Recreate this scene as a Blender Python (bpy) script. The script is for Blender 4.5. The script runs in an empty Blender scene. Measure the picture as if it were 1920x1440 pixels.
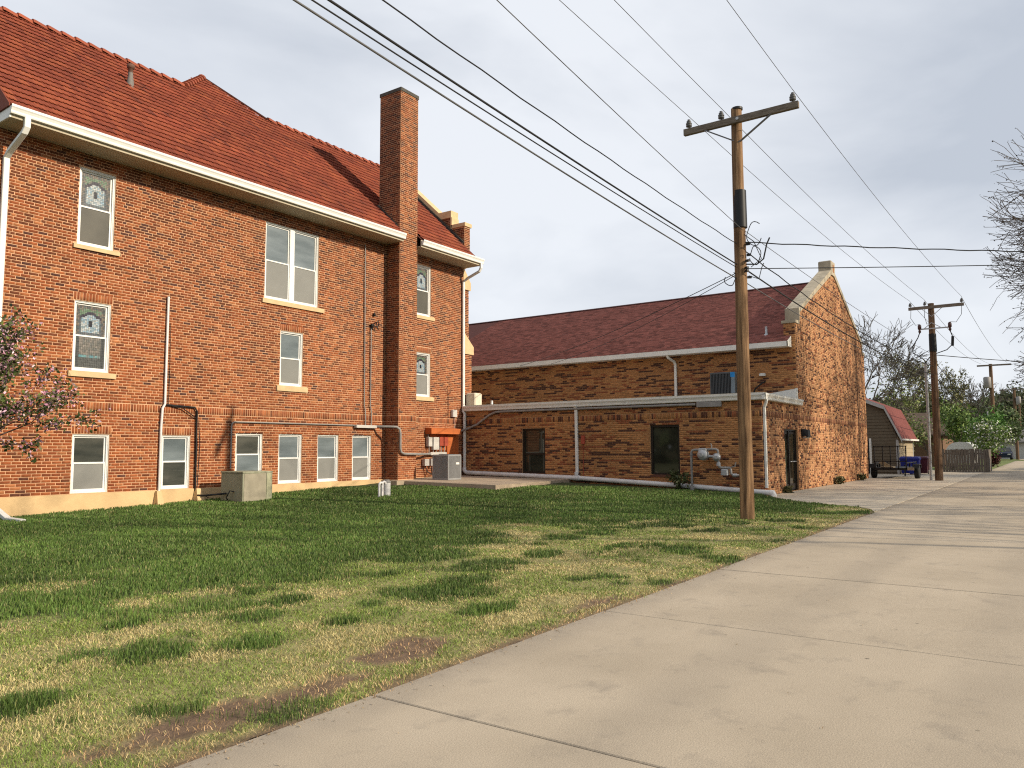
import bpy, math, random
import numpy as np
from mathutils import Matrix, Vector

# ------------------------------------------------------------------ camera, sky, sun, exposure
SC = bpy.context.scene
COL = SC.collection
H = 1.53
FPX, YAW, PITCH, ROLL = 1441.99, math.radians(35.036), math.radians(4.857), math.radians(-0.233)
fw = np.array([math.cos(PITCH)*math.cos(YAW), math.cos(PITCH)*math.sin(YAW), math.sin(PITCH)])
rt0 = np.cross(fw, [0, 0, 1]); rt0 /= np.linalg.norm(rt0); up0 = np.cross(rt0, fw)
rt = math.cos(ROLL)*rt0 + math.sin(ROLL)*up0
up = math.cos(ROLL)*up0 - math.sin(ROLL)*rt0
cam_data = bpy.data.cameras.new('camera')
cam_data.sensor_width = 36.0
cam_data.lens = FPX/1920*36
cam_data.clip_end = 3000
cam = bpy.data.objects.new('camera', cam_data)
COL.objects.link(cam)
M = Matrix.Identity(4)
for i in range(3):
    M[i][0] = rt[i]; M[i][1] = up[i]; M[i][2] = -fw[i]
M[2][3] = H
cam.matrix_world = M
SC.camera = cam

SUN_EL, SUN_AZ = math.radians(25), math.radians(11.5)     # azimuth measured from -y towards +x
sun_dir = Vector((math.sin(SUN_AZ)*math.cos(SUN_EL), -math.cos(SUN_AZ)*math.cos(SUN_EL), math.sin(SUN_EL)))
ld = bpy.data.lights.new('sun', 'SUN')
ld.energy = 4.7
ld.angle = math.radians(0.6)
ld.color = (1.0, 0.87, 0.68)
sun = bpy.data.objects.new('sun', ld)
COL.objects.link(sun)
sun.location = (20, -40, 40)
sun.rotation_euler = sun_dir.to_track_quat('Z', 'Y').to_euler()

world = bpy.data.worlds.new('World')
SC.world = world
world.use_nodes = True
nt = world.node_tree
for n in list(nt.nodes): nt.nodes.remove(n)
SKY_S = 0.1
out = nt.nodes.new('ShaderNodeOutputWorld')
bg = nt.nodes.new('ShaderNodeBackground'); bg.inputs['Strength'].default_value = SKY_S
sky = nt.nodes.new('ShaderNodeTexSky'); sky.sky_type = 'NISHITA'; sky.sun_disc = False
sky.sun_elevation = SUN_EL
sky.sun_rotation = math.atan2(sun_dir.x, sun_dir.y)
tc = nt.nodes.new('ShaderNodeTexCoord')
mp = nt.nodes.new('ShaderNodeMapping'); mp.inputs['Scale'].default_value = (1.0, 1.4, 3.0)
mp.inputs['Rotation'].default_value = (0.0, 0.25, 0.5)
nz = nt.nodes.new('ShaderNodeTexNoise'); nz.inputs['Scale'].default_value = 1.25
nz.inputs['Detail'].default_value = 6; nz.inputs['Roughness'].default_value = 0.5; nz.inputs['Distortion'].default_value = 0.35
r1 = nt.nodes.new('ShaderNodeValToRGB')
r1.color_ramp.elements[0].position = 0.36; r1.color_ramp.elements[1].position = 0.62
r1.color_ramp.elements[0].color = (5.4, 5.85, 6.6, 1); r1.color_ramp.elements[1].color = (8.5, 8.8, 9.3, 1)
mx = nt.nodes.new('ShaderNodeMix'); mx.data_type = 'RGBA'; mx.inputs[0].default_value = 0.9
nt.links.new(tc.outputs['Generated'], mp.inputs['Vector']); nt.links.new(mp.outputs[0], nz.inputs['Vector'])
nt.links.new(nz.outputs['Fac'], r1.inputs[0])
nt.links.new(sky.outputs[0], mx.inputs[6]); nt.links.new(r1.outputs[0], mx.inputs[7])
nt.links.new(mx.outputs[2], bg.inputs['Color']); nt.links.new(bg.outputs[0], out.inputs['Surface'])

SC.view_settings.view_transform = 'Standard'
SC.view_settings.look = 'None'
SC.view_settings.exposure = 0.12
SC.view_settings.gamma = 1.0
SC.render.engine = 'CYCLES'
SC.cycles.use_denoising = False
SC.cycles.filter_width = 1.15
SC.cycles.max_bounces = 6
SC.cycles.transparent_max_bounces = 8

RND = random.Random(7)
NP = np.random.default_rng(11)

# ------------------------------------------------------------------ helpers
def mat(name, col, rough=0.8, var=0.15, scale=6.0, bump=0.0, bscale=80.0, metal=0.0, attr=False, spec=0.3,
        col2=None, stretch=None, emit=None, world=False):
    m = bpy.data.materials.new(name); m.use_nodes = True
    t = m.node_tree; b = t.nodes['Principled BSDF']
    b.inputs['Roughness'].default_value = rough
    b.inputs['Metallic'].default_value = metal
    b.inputs['Specular IOR Level'].default_value = spec
    c = t.nodes.new('ShaderNodeTexCoord'); vec = c.outputs['Object']
    if stretch:
        mpn = t.nodes.new('ShaderNodeMapping'); mpn.inputs['Scale'].default_value = stretch
        t.links.new(vec, mpn.inputs[0]); vec = mpn.outputs[0]
    n = t.nodes.new('ShaderNodeTexNoise'); n.inputs['Scale'].default_value = scale; n.inputs['Detail'].default_value = 5
    t.links.new(vec, n.inputs['Vector'])
    if attr:
        a = t.nodes.new('ShaderNodeAttribute'); a.attribute_name = 'tint'
        r = t.nodes.new('ShaderNodeMapRange')
        r.inputs['From Min'].default_value = 0.3; r.inputs['From Max'].default_value = 0.7
        r.inputs['To Min'].default_value = 1-var; r.inputs['To Max'].default_value = 1+var
        t.links.new(n.outputs['Fac'], r.inputs['Value'])
        v = t.nodes.new('ShaderNodeVectorMath'); v.operation = 'SCALE'
        t.links.new(a.outputs['Color'], v.inputs[0]); t.links.new(r.outputs[0], v.inputs['Scale'])
        t.links.new(v.outputs[0], b.inputs['Base Color'])
    else:
        rp = t.nodes.new('ShaderNodeValToRGB')
        rp.color_ramp.elements[0].position = 0.32; rp.color_ramp.elements[1].position = 0.68
        c2 = col2 if col2 else tuple(min(1, x*(1+var)) for x in col)
        c1 = col if col2 else tuple(x*(1-var) for x in col)
        rp.color_ramp.elements[0].color = (*c1, 1); rp.color_ramp.elements[1].color = (*c2, 1)
        t.links.new(n.outputs['Fac'], rp.inputs[0]); t.links.new(rp.outputs[0], b.inputs['Base Color'])
    if bump > 0:
        n2 = t.nodes.new('ShaderNodeTexNoise'); n2.inputs['Scale'].default_value = bscale; n2.inputs['Detail'].default_value = 4
        t.links.new(vec, n2.inputs['Vector'])
        bp = t.nodes.new('ShaderNodeBump'); bp.inputs['Strength'].default_value = bump; bp.inputs['Distance'].default_value = 0.02
        t.links.new(n2.outputs['Fac'], bp.inputs['Height']); t.links.new(bp.outputs[0], b.inputs['Normal'])
    return m

def mesh_np(name, V, F, tint=None, smooth=False):
    me = bpy.data.meshes.new(name)
    V = np.ascontiguousarray(V, dtype=np.float32); F = np.ascontiguousarray(F, dtype=np.int32)
    me.vertices.add(len(V)); me.vertices.foreach_set('co', V.ravel())
    me.loops.add(F.size); me.loops.foreach_set('vertex_index', F.ravel())
    me.polygons.add(len(F)); me.polygons.foreach_set('loop_start', np.arange(0, F.size, F.shape[1], dtype=np.int32))
    if smooth: me.polygons.foreach_set('use_smooth', np.ones(len(F), dtype=bool))
    me.update(calc_edges=True)
    if tint is not None: set_tint(me, tint)
    return me

def set_tint(me, tint, domain='FACE'):
    a = me.attributes.new('tint', 'FLOAT_COLOR', domain)
    tint = np.asarray(tint, dtype=np.float32)
    if tint.shape[1] == 3: tint = np.hstack([tint, np.ones((len(tint), 1), np.float32)])
    a.data.foreach_set('color', np.ascontiguousarray(tint, dtype=np.float32).ravel())

def link(name, me, material=None, parent=None):
    o = bpy.data.objects.new(name, me)
    COL.objects.link(o)
    if material is not None and len(me.materials) == 0: me.materials.append(material)
    if parent is not None:
        o.parent = parent
        if parent.type == 'EMPTY': o.matrix_parent_inverse = Matrix.Translation(-Vector(parent.location))
    return o

def tag(o, label=None, cat=None, group=None, kind=None):
    if label: o['label'] = label
    if cat: o['category'] = cat
    if group: o['group'] = group
    if kind: o['kind'] = kind
    return o

def thing(name, loc, label, cat, group=None):
    o = bpy.data.objects.new(name, None); COL.objects.link(o)
    o.location = loc; o.empty_display_size = 0.2
    return tag(o, label, cat, group)

class MB:
    """collects simple shapes in world space; build() links them as one mesh"""
    def __init__(s): s.v = []; s.f = []; s.t = []; s.cur = (1, 1, 1); s.sm = []
    def add(s, vs, fs, smooth=False):
        o = len(s.v); s.v += [tuple(map(float, p)) for p in vs]
        for f in fs: s.f.append(tuple(i+o for i in f)); s.t.append(s.cur); s.sm.append(smooth)
        return s
    def hexa(s, p): return s.add(p, [(0,3,2,1),(4,5,6,7),(0,1,5,4),(1,2,6,5),(2,3,7,6),(3,0,4,7)])
    def box(s, x0, x1, y0, y1, z0, z1):
        return s.hexa([(x0,y0,z0),(x1,y0,z0),(x1,y1,z0),(x0,y1,z0),(x0,y0,z1),(x1,y0,z1),(x1,y1,z1),(x0,y1,z1)])
    def bbox(s, x0, x1, y0, y1, z0, z1, b=0.02):      # box with chamfered upright and top edges
        ring = lambda i, z: [(x0+b+i,y0+i,z),(x1-b-i,y0+i,z),(x1-i,y0+b+i,z),(x1-i,y1-b-i,z),(x1-b-i,y1-i,z),(x0+b+i,y1-i,z),(x0+i,y1-b-i,z),(x0+i,y0+b+i,z)]
        v = ring(0, z0)+ring(0, z1-b)+ring(b, z1)
        f = [tuple(range(7,-1,-1))]
        for k in range(2):
            for i in range(8): f.append((k*8+i, k*8+(i+1)%8, (k+1)*8+(i+1)%8, (k+1)*8+i))
        f.append(tuple(range(16,24)))
        return s.add(v, f)
    def quad(s, a, b, c, d): return s.add([a,b,c,d], [(0,1,2,3)])
    def poly(s, pts): return s.add(pts, [tuple(range(len(pts)))])
    def prism(s, pts, d):                    # polygon extruded by vector d
        n = len(pts); d = np.array(d); v = [np.array(p, float) for p in pts]; v += [p+d for p in v]
        f = [tuple(range(n)), tuple(range(2*n-1, n-1, -1))]
        f += [(i, i+n, (i+1)%n+n, (i+1)%n) for i in range(n)]
        return s.add(v, f)
    def bar(s, p0, p1, w, h, upv=(0,0,1)):
        p0 = np.array(p0, float); p1 = np.array(p1, float); d = p1-p0; d /= np.linalg.norm(d)
        a = np.cross(d, upv); a /= np.linalg.norm(a); b = np.cross(a, d)
        c = [(-w/2,-h/2),(w/2,-h/2),(w/2,h/2),(-w/2,h/2)]
        return s.hexa([p0+a*i+b*j for i, j in c]+[p1+a*i+b*j for i, j in c])
    def tube(s, path, r, n=8, cap=True, smooth=True):
        P = [np.array(p, float) for p in path]; k = len(P)
        rr = r if hasattr(r, '__len__') else [r]*k
        v = []; prev = None
        for i in range(k):
            d = P[min(i+1, k-1)]-P[max(i-1, 0)]; d /= (np.linalg.norm(d)+1e-9)
            if prev is None:
                a = np.cross(d, (0,0,1) if abs(d[2]) < 0.9 else (1,0,0))
            else: a = prev-d*(prev@d)
            a /= (np.linalg.norm(a)+1e-9); b = np.cross(d, a); prev = a
            for j in range(n):
                t = 2*math.pi*j/n; v.append(P[i]+rr[i]*(math.cos(t)*a+math.sin(t)*b))
        f = [(i*n+j, i*n+(j+1)%n, (i+1)*n+(j+1)%n, (i+1)*n+j) for i in range(k-1) for j in range(n)]
        s.add(v, f, smooth)
        if cap: s.add(v[:n], [tuple(range(n-1,-1,-1))]); s.add(v[-n:], [tuple(range(n))])
        return s
    def lathe(s, c, prof, n=14, axis=2, smooth=True):
        c = np.array(c, float); v = []
        for r, h in prof:
            for j in range(n):
                t = 2*math.pi*j/n; q = [r*math.cos(t), r*math.sin(t)]
                q.insert(axis, h); v.append(c+np.array(q))
        k = len(prof)
        f = [(i*n+j, i*n+(j+1)%n, (i+1)*n+(j+1)%n, (i+1)*n+j) for i in range(k-1) for j in range(n)]
        s.add(v, f, smooth)
        s.add(v[:n], [tuple(range(n-1,-1,-1))]); s.add(v[-n:], [tuple(range(n))])
        return s
    def build(s, name, material, parent=None, tint=False):
        me = bpy.data.meshes.new(name); me.from_pydata(s.v, [], s.f)
        me.polygons.foreach_set('use_smooth', s.sm)
        if tint: set_tint(me, s.t)
        me.update()
        return link(name, me, material, parent)

class Noise2:
    def __init__(s, seed): s.g = np.random.default_rng(seed).random((256, 256))
    def __call__(s, x, y):
        x = np.asarray(x, float); y = np.asarray(y, float)
        xi = np.floor(x).astype(int); yi = np.floor(y).astype(int); a = x-xi; b = y-yi
        a = a*a*(3-2*a); b = b*b*(3-2*b); g = s.g
        q = lambda i, j: g[(xi+i) % 256, (yi+j) % 256]
        return (q(0,0)*(1-a)+q(1,0)*a)*(1-b)+(q(0,1)*(1-a)+q(1,1)*a)*b
    def fbm(s, x, y, o=4):
        r = 0; w = 0; k = 1.0; am = 1.0
        for i in range(o): r = r+am*s(x*k+17*i, y*k+31*i); w += am; am *= 0.55; k *= 2.03
        return r/w

def in_view(p, m=0.0):
    d = np.asarray(p, float)-np.array([0, 0, H]); z = d@fw
    with np.errstate(divide='ignore', invalid='ignore'):
        u = FPX*(d@rt)/z; v = FPX*(d@up)/z
    return (z > 0.3) & (abs(u) < 960+m) & (abs(v) < 720+m)

def view_size(p, n):
    d = np.asarray(p, float)-np.array([0, 0, H]); r = np.linalg.norm(d, axis=-1)
    s = abs(d@np.array(n, float))/r**3
    return np.where(in_view(p), s, 0)

# ------------------------------------------------------------------ materials
MT = {}
MT['brick'] = mat('fired_brick', None, 0.88, 0.22, 14, 0.35, 90, attr=True)
MT['mortar'] = mat('mortar', (0.60,0.36,0.21), 0.95, 0.12, 3.5, 0.3, 120)
MT['mortar_tan'] = mat('tan_mortar', (0.40,0.225,0.112), 0.95, 0.12, 3.5, 0.3, 120)
MT['stone'] = mat('buff_stone', (0.60,0.44,0.25), 0.85, 0.10, 5, 0.2, 60)
MT['coping'] = mat('weathered_stone', (0.30,0.26,0.19), 0.9, 0.2, 3, 0.3, 40, col2=(0.46,0.40,0.30))
MT['foundation'] = mat('painted_foundation', (0.60,0.42,0.22), 0.85, 0.12, 1.6, 0.35, 14)
MT['white'] = mat('white_paint', (0.74,0.73,0.68), 0.45, 0.05, 3, 0.0, spec=0.4)
MT['vinyl'] = mat('white_vinyl', (0.76,0.76,0.73), 0.4, 0.03, 5, spec=0.4)
MT['soffit'] = mat('beige_soffit', (0.46,0.40,0.29), 0.7, 0.05, 3)
MT['tile'] = mat('clay_tile', None, 0.75, 0.12, 1.3, 0.25, 50, attr=True)
MT['tiledeck'] = mat('roof_underlay', (0.07,0.02,0.012), 0.9)
MT['shingle'] = mat('asphalt_shingle', None, 0.95, 0.10, 0.8, 0.4, 120, attr=True)
MT['metal'] = mat('galvanised_metal', (0.42,0.43,0.44), 0.5, 0.12, 5, metal=0.35)
MT['greypipe'] = mat('grey_painted_pipe', (0.27,0.255,0.24), 0.55, 0.12, 4)
MT['pvc'] = mat('white_pipe_plastic', (0.68,0.66,0.64), 0.45, 0.08, 3)
MT['black'] = mat('black_paint', (0.012,0.012,0.013), 0.5, 0.2)
MT['blackrubber'] = mat('black_rubber', (0.015,0.015,0.016), 0.8, 0.2)
MT['orange'] = mat('rust_orange_board', (0.48,0.13,0.035), 0.75, 0.12, 4, 0.2, 30)
MT['greybox'] = mat('grey_enamel', (0.52,0.50,0.46), 0.5, 0.06)
MT['redbox'] = mat('red_enamel', (0.36,0.07,0.04), 0.5, 0.1)
MT['olive'] = mat('faded_green_enamel', (0.27,0.265,0.18), 0.6, 0.14, 3, col2=(0.33,0.33,0.24))
MT['wood'] = mat('weathered_pole_wood', (0.085,0.045,0.022), 0.9, 0.3, 4, 0.7, 25, col2=(0.35,0.21,0.11), stretch=(4,4,0.22))
MT['wood2'] = mat('dark_pole_wood', (0.06,0.035,0.022), 0.9, 0.3, 4, 0.7, 25, col2=(0.20,0.122,0.07), stretch=(4,4,0.22))
MT['armwood'] = mat('weathered_arm_wood', (0.12,0.095,0.075), 0.9, 0.3, 5, 0.5, 30, col2=(0.23,0.19,0.15), stretch=(8,1,8))
MT['porcelain'] = mat('grey_porcelain', (0.10,0.10,0.10), 0.35, 0.1)
MT['wire'] = mat('wire_black', (0.02,0.02,0.022), 0.6, 0.1)
MT['wiregrey'] = mat('wire_grey', (0.13,0.13,0.135), 0.5, 0.1, metal=0.3)
MT['doorframe'] = mat('dark_bronze', (0.018,0.013,0.010), 0.4, 0.1)
MT['siding'] = mat('olive_siding', (0.135,0.105,0.07), 0.8, 0.08)
MT['sidingtan'] = mat('tan_siding', (0.36,0.29,0.19), 0.8, 0.1)
MT['trim'] = mat('grey_trim', (0.45,0.44,0.42), 0.7, 0.05)
MT['blue'] = mat('blue_plastic', (0.012,0.02,0.20), 0.45, 0.1)
MT['maroon'] = mat('maroon_plastic', (0.07,0.012,0.02), 0.5, 0.1)
MT['fence'] = mat('grey_weathered_board', (0.095,0.08,0.065), 0.9, 0.3, 4, 0.4, 30, col2=(0.20,0.17,0.14), stretch=(6,6,0.6))
MT['greybark'] = mat('grey_bark', (0.095,0.08,0.065), 0.95, 0.3, 6)
MT['bark'] = mat('bark', (0.105,0.085,0.068), 0.95, 0.3, 6, 0.5, 40)
MT['leaf'] = mat('leaf', None, 0.6, 0.25, 3, attr=True)
MT['grass'] = mat('grass_blade', None, 0.6, 0.12, 1.0, attr=True)
MT['stain'] = mat('stained_glass', None, 0.25, 0.3, 30, attr=True, spec=0.5)

def glass_mat(name, c1, c2, rough=0.08, stretch=None, scale=1.5, spec=0.6):
    return mat(name, c1, rough, 0.1, scale, 0.0, col2=c2, spec=spec, stretch=stretch)
MT['pane'] = glass_mat('pane_over_blind', (0.115,0.14,0.15), (0.20,0.235,0.25), 0.06, (0.6,1,2.5))
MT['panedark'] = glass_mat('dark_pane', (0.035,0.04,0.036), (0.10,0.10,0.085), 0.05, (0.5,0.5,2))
MT['screen'] = mat('insect_screen', (0.215,0.215,0.20), 0.55, 0.06, 2, spec=0.25)
MT['screen_dark'] = mat('insect_screen_over_dark_room', (0.085,0.08,0.065), 0.5, 0.15, 2, spec=0.3)
MT['bronzepane'] = glass_mat('tinted_pane', (0.018,0.018,0.013), (0.045,0.045,0.03), 0.03, (0.5,0.5,1.2))

def concrete(name, c1, c2, stain, bumps=0.25, edge=False):
    m = bpy.data.materials.new(name); m.use_nodes = True
    t = m.node_tree; b = t.nodes['Principled BSDF']; b.inputs['Roughness'].default_value = 0.9
    b.inputs['Specular IOR Level'].default_value = 0.25
    g = t.nodes.new('ShaderNodeNewGeometry')
    def nz_(scale, detail=5, rough=0.55):
        n = t.nodes.new('ShaderNodeTexNoise'); n.inputs['Scale'].default_value = scale
        n.inputs['Detail'].default_value = detail; n.inputs['Roughness'].default_value = rough
        t.links.new(g.outputs['Position'], n.inputs['Vector']); return n
    a = nz_(0.55, 6, 0.6); r = t.nodes.new('ShaderNodeValToRGB')
    r.color_ramp.elements[0].position = 0.3; r.color_ramp.elements[1].position = 0.7
    r.color_ramp.elements[0].color = (*c1, 1); r.color_ramp.elements[1].color = (*c2, 1)
    t.links.new(a.outputs['Fac'], r.inputs[0])
    s = nz_(2.6, 8, 0.68); rs = t.nodes.new('ShaderNodeValToRGB')
    rs.color_ramp.elements[0].position = 0.54; rs.color_ramp.elements[1].position = 0.80
    rs.color_ramp.elements[0].color = (0,0,0,1); rs.color_ramp.elements[1].color = (0.8,0.8,0.8,1)
    t.links.new(s.outputs['Fac'], rs.inputs[0])
    mx = t.nodes.new('ShaderNodeMix'); mx.data_type = 'RGBA'; t.links.new(rs.outputs[0], mx.inputs[0])
    t.links.new(r.outputs[0], mx.inputs[6]); mx.inputs[7].default_value = (*stain, 1)
    if edge:   # dirt washed onto the margin beside the lawn, old tyre tracks along the alley
        sp = t.nodes.new('ShaderNodeSeparateXYZ'); t.links.new(g.outputs['Position'], sp.inputs[0])
        e1 = t.nodes.new('ShaderNodeMapRange'); e1.inputs['From Min'].default_value = 3.18; e1.inputs['From Max'].default_value = 3.56
        t.links.new(sp.outputs['Y'], e1.inputs['Value'])
        ne = nz_(3.5, 5); me_ = t.nodes.new('ShaderNodeMath'); me_.operation = 'MULTIPLY'
        t.links.new(e1.outputs[0], me_.inputs[0]); t.links.new(ne.outputs['Fac'], me_.inputs[1])
        wv = t.nodes.new('ShaderNodeMath'); wv.operation = 'SINE'
        w0 = t.nodes.new('ShaderNodeMath'); w0.operation = 'MULTIPLY'; w0.inputs[1].default_value = 3.9
        t.links.new(sp.outputs['Y'], w0.inputs[0]); t.links.new(w0.outputs[0], wv.inputs[0])
        nw = nz_(0.9, 4); w1 = t.nodes.new('ShaderNodeMath'); w1.operation = 'MULTIPLY'; t.links.new(wv.outputs[0], w1.inputs[0]); t.links.new(nw.outputs['Fac'], w1.inputs[1])
        w2 = t.nodes.new('ShaderNodeMapRange'); w2.inputs['From Min'].default_value = 0.15; w2.inputs['From Max'].default_value = 0.7; w2.inputs['To Max'].default_value = 0.32
        t.links.new(w1.outputs[0], w2.inputs['Value'])
        ad = t.nodes.new('ShaderNodeMath'); ad.operation = 'MAXIMUM'; t.links.new(me_.outputs[0], ad.inputs[0]); t.links.new(w2.outputs[0], ad.inputs[1])
        mz = t.nodes.new('ShaderNodeMix'); mz.data_type = 'RGBA'; t.links.new(ad.outputs[0], mz.inputs[0]); t.links.new(mx.outputs[2], mz.inputs[6]); mz.inputs[7].default_value = (*stain, 1)
        mx = mz
    k = nz_(140, 2); rk = t.nodes.new('ShaderNodeMapRange'); rk.inputs['To Min'].default_value = 0.78; rk.inputs['To Max'].default_value = 1.2
    rk.inputs['From Min'].default_value = 0.3; rk.inputs['From Max'].default_value = 0.7
    t.links.new(k.outputs['Fac'], rk.inputs['Value'])
    # small dark oil specks
    vo = t.nodes.new('ShaderNodeTexVoronoi'); vo.inputs['Scale'].default_value = 2.3; t.links.new(g.outputs['Position'], vo.inputs['Vector'])
    rv = t.nodes.new('ShaderNodeMapRange'); rv.inputs['From Min'].default_value = 0.025; rv.inputs['From Max'].default_value = 0.05
    rv.inputs['To Min'].default_value = 0.45; rv.inputs['To Max'].default_value = 1.0
    t.links.new(vo.outputs['Distance'], rv.inputs['Value'])
    ml = t.nodes.new('ShaderNodeMath'); ml.operation = 'MULTIPLY'; t.links.new(rk.outputs[0], ml.inputs[0]); t.links.new(rv.outputs[0], ml.inputs[1])
    v = t.nodes.new('ShaderNodeVectorMath'); v.operation = 'SCALE'
    t.links.new(mx.outputs[2], v.inputs[0]); t.links.new(ml.outputs[0], v.inputs['Scale']); t.links.new(v.outputs[0], b.inputs['Base Color'])
    n2 = nz_(90, 4); bp = t.nodes.new('ShaderNodeBump'); bp.inputs['Strength'].default_value = bumps; bp.inputs['Distance'].default_value = 0.01
    t.links.new(n2.outputs['Fac'], bp.inputs['Height']); t.links.new(bp.outputs[0], b.inputs['Normal'])
    return m
MT['concrete'] = concrete('alley_concrete', (0.355,0.295,0.218), (0.455,0.382,0.288), (0.235,0.20,0.16), edge=True)
MT['apron'] = concrete('apron_concrete', (0.43,0.37,0.28), (0.50,0.43,0.34), (0.32,0.28,0.23))
MT['patio'] = concrete('patio_concrete', (0.36,0.28,0.20), (0.46,0.37,0.27), (0.25,0.20,0.15))
MT['lawnsoil'] = mat('lawn_thatch', None, 0.95, 0.3, 9, 0.6, 60, attr=True)
MT['farground'] = mat('far_grass', (0.10,0.12,0.04), 0.95, 0.3, 0.15, 0.3, 5, col2=(0.20,0.19,0.09))

# ------------------------------------------------------------------ ground, lawn, alley
g = MB(); g.quad((-900,-900,-0.12),(1400,-900,-0.12),(1400,900,-0.12),(-900,900,-0.12))
tag(g.build('ground', MT['farground']), kind='structure')

D, WX, EY = 20.10, 25.10, 7.70          # church facade (y), low wing front (x), gable wall (y)
def lawn_z(x, y):
    s = np.clip((x-8)/16, 0, 1)**1.2; t = np.clip((y-6)/14, 0, 1)
    return 0.48*s*t
def apron_x(y): return np.interp(y, [3.5,3.67,4.25,5.2,6.6,7.55,7.7], [20.2,20.7,21.8,22.4,23.4,24.6,25.0])
PATIO = (20.3, 25.06, 14.9, 20.06)
n1, n2, n3 = Noise2(1), Noise2(2), Noise2(3)
CLUMPS = [(6.6,5.5,.62),(7.25,5.7,.42),(6.2,5.9,.3),(3.4,5.72,.42),(3.75,6.85,.26),(3.95,5.35,.3),(9.6,6.2,.45),(5.3,6.55,.3),
          (12.6,6.9,.55),(8.6,7.6,.9),(10.2,8.1,.8),(14.5,6.5,.5),(2.2,5.2,.3),(11.2,5.6,.3),(15.8,5.4,.4),(4.9,5.3,.22)]
def lawn_fields(x, y):
    yb = np.interp(x, [0,3,5,6.5,9,11.2,12.8,14,16,18,25], [7.5,7.45,7.2,7.3,7.7,8.7,9.2,7.8,6.6,5.7,5.0])
    f = n1.fbm(x*0.9, y*0.9, 4)
    lush = 1/(1+np.exp(-(y-yb+3.4*(f-0.5))/0.24))
    wob = 0.6*(n3.fbm(x*3, y*3, 3)-0.5)
    for cx, cy, r in CLUMPS:
        d = np.hypot(x-cx, (y-cy)*1.25)/r+wob*1.4
        lush = np.maximum(lush, 1/(1+np.exp((d-0.85)/0.1)))
    lush = np.maximum(lush, np.clip((n2.fbm(x*1.3, y*1.3, 3)-0.63)*14, 0, 0.9))
    # pale gaps inside the lush part
    gap = np.clip((n2.fbm(x*0.55+40, y*0.75+9, 4)-0.60)*9, 0, 1)*np.clip((13.5-y)/4, 0, 1)
    lush = lush*(1-0.85*gap)
    t = y-3.58
    dirt = np.clip((0.03+0.24*n3.fbm(x*1.8, y*0.6, 3)-t)*7, 0, 1)
    for cx, cy, rx, ry in ((4.55,4.2,.62,.30),(2.7,4.05,.75,.26),(3.5,4.0,.4,.2),(6.9,3.85,.5,.12)):
        d = np.hypot((x-cx)/rx, (y-cy)/ry)+wob*1.6
        dirt = np.maximum(dirt, 1/(1+np.exp((d+1.2*(n2.fbm(x*9, y*9, 3)-.5)-0.9)/0.06)))
    return lush, dirt

def lawn_ok(x, y):
    ok = (y > 3.57-0.09*n3.fbm(x*5, x*0+2, 3)) & (y < 20.04) & (x < np.where(y < 7.7, apron_x(y), 25.02))
    ok &= ~((x > PATIO[0]-.02) & (y > PATIO[2]-.02))
    ok &= ~((x > 20.4) & (x < 21.6) & (y > 19.3))
    return ok

xs = np.concatenate([np.arange(-14, 1, 0.5), np.arange(1, 25.2, 0.12)]); ys = np.arange(3.58, 20.2, 0.12)
X, Y = np.meshgrid(xs, ys, indexing='ij')
Z = lawn_z(X, Y)-0.012+0.018*(n2.fbm(X*2.2, Y*2.2, 3)-0.5)*2
V = np.stack([X, Y, Z], -1).reshape(-1, 3)
nx, ny = X.shape
idx = np.arange(nx*ny).reshape(nx, ny)
F = np.stack([idx[:-1,:-1], idx[1:,:-1], idx[1:,1:], idx[:-1,1:]], -1).reshape(-1, 4)
cen = V[F].mean(1)
keep = (cen[:,1] >= 7.7) | (cen[:,0] < apron_x(cen[:,1])+0.1)
keep &= ~((cen[:,0] > PATIO[0]+.1) & (cen[:,1] > PATIO[2]+.1))
F = F[keep]
L, DI = lawn_fields(V[:,0], V[:,1])
gcol = np.outer(L, (0.045,0.060,0.018))+np.outer(1-L, (0.27,0.235,0.10))
gcol = gcol*(1-DI[:,None])+np.outer(DI, (0.155,0.10,0.062))
me = mesh_np('lawn', V, F, smooth=True); set_tint(me, gcol, 'POINT')
tag(link('lawn', me, MT['lawnsoil']), kind='structure')

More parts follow.
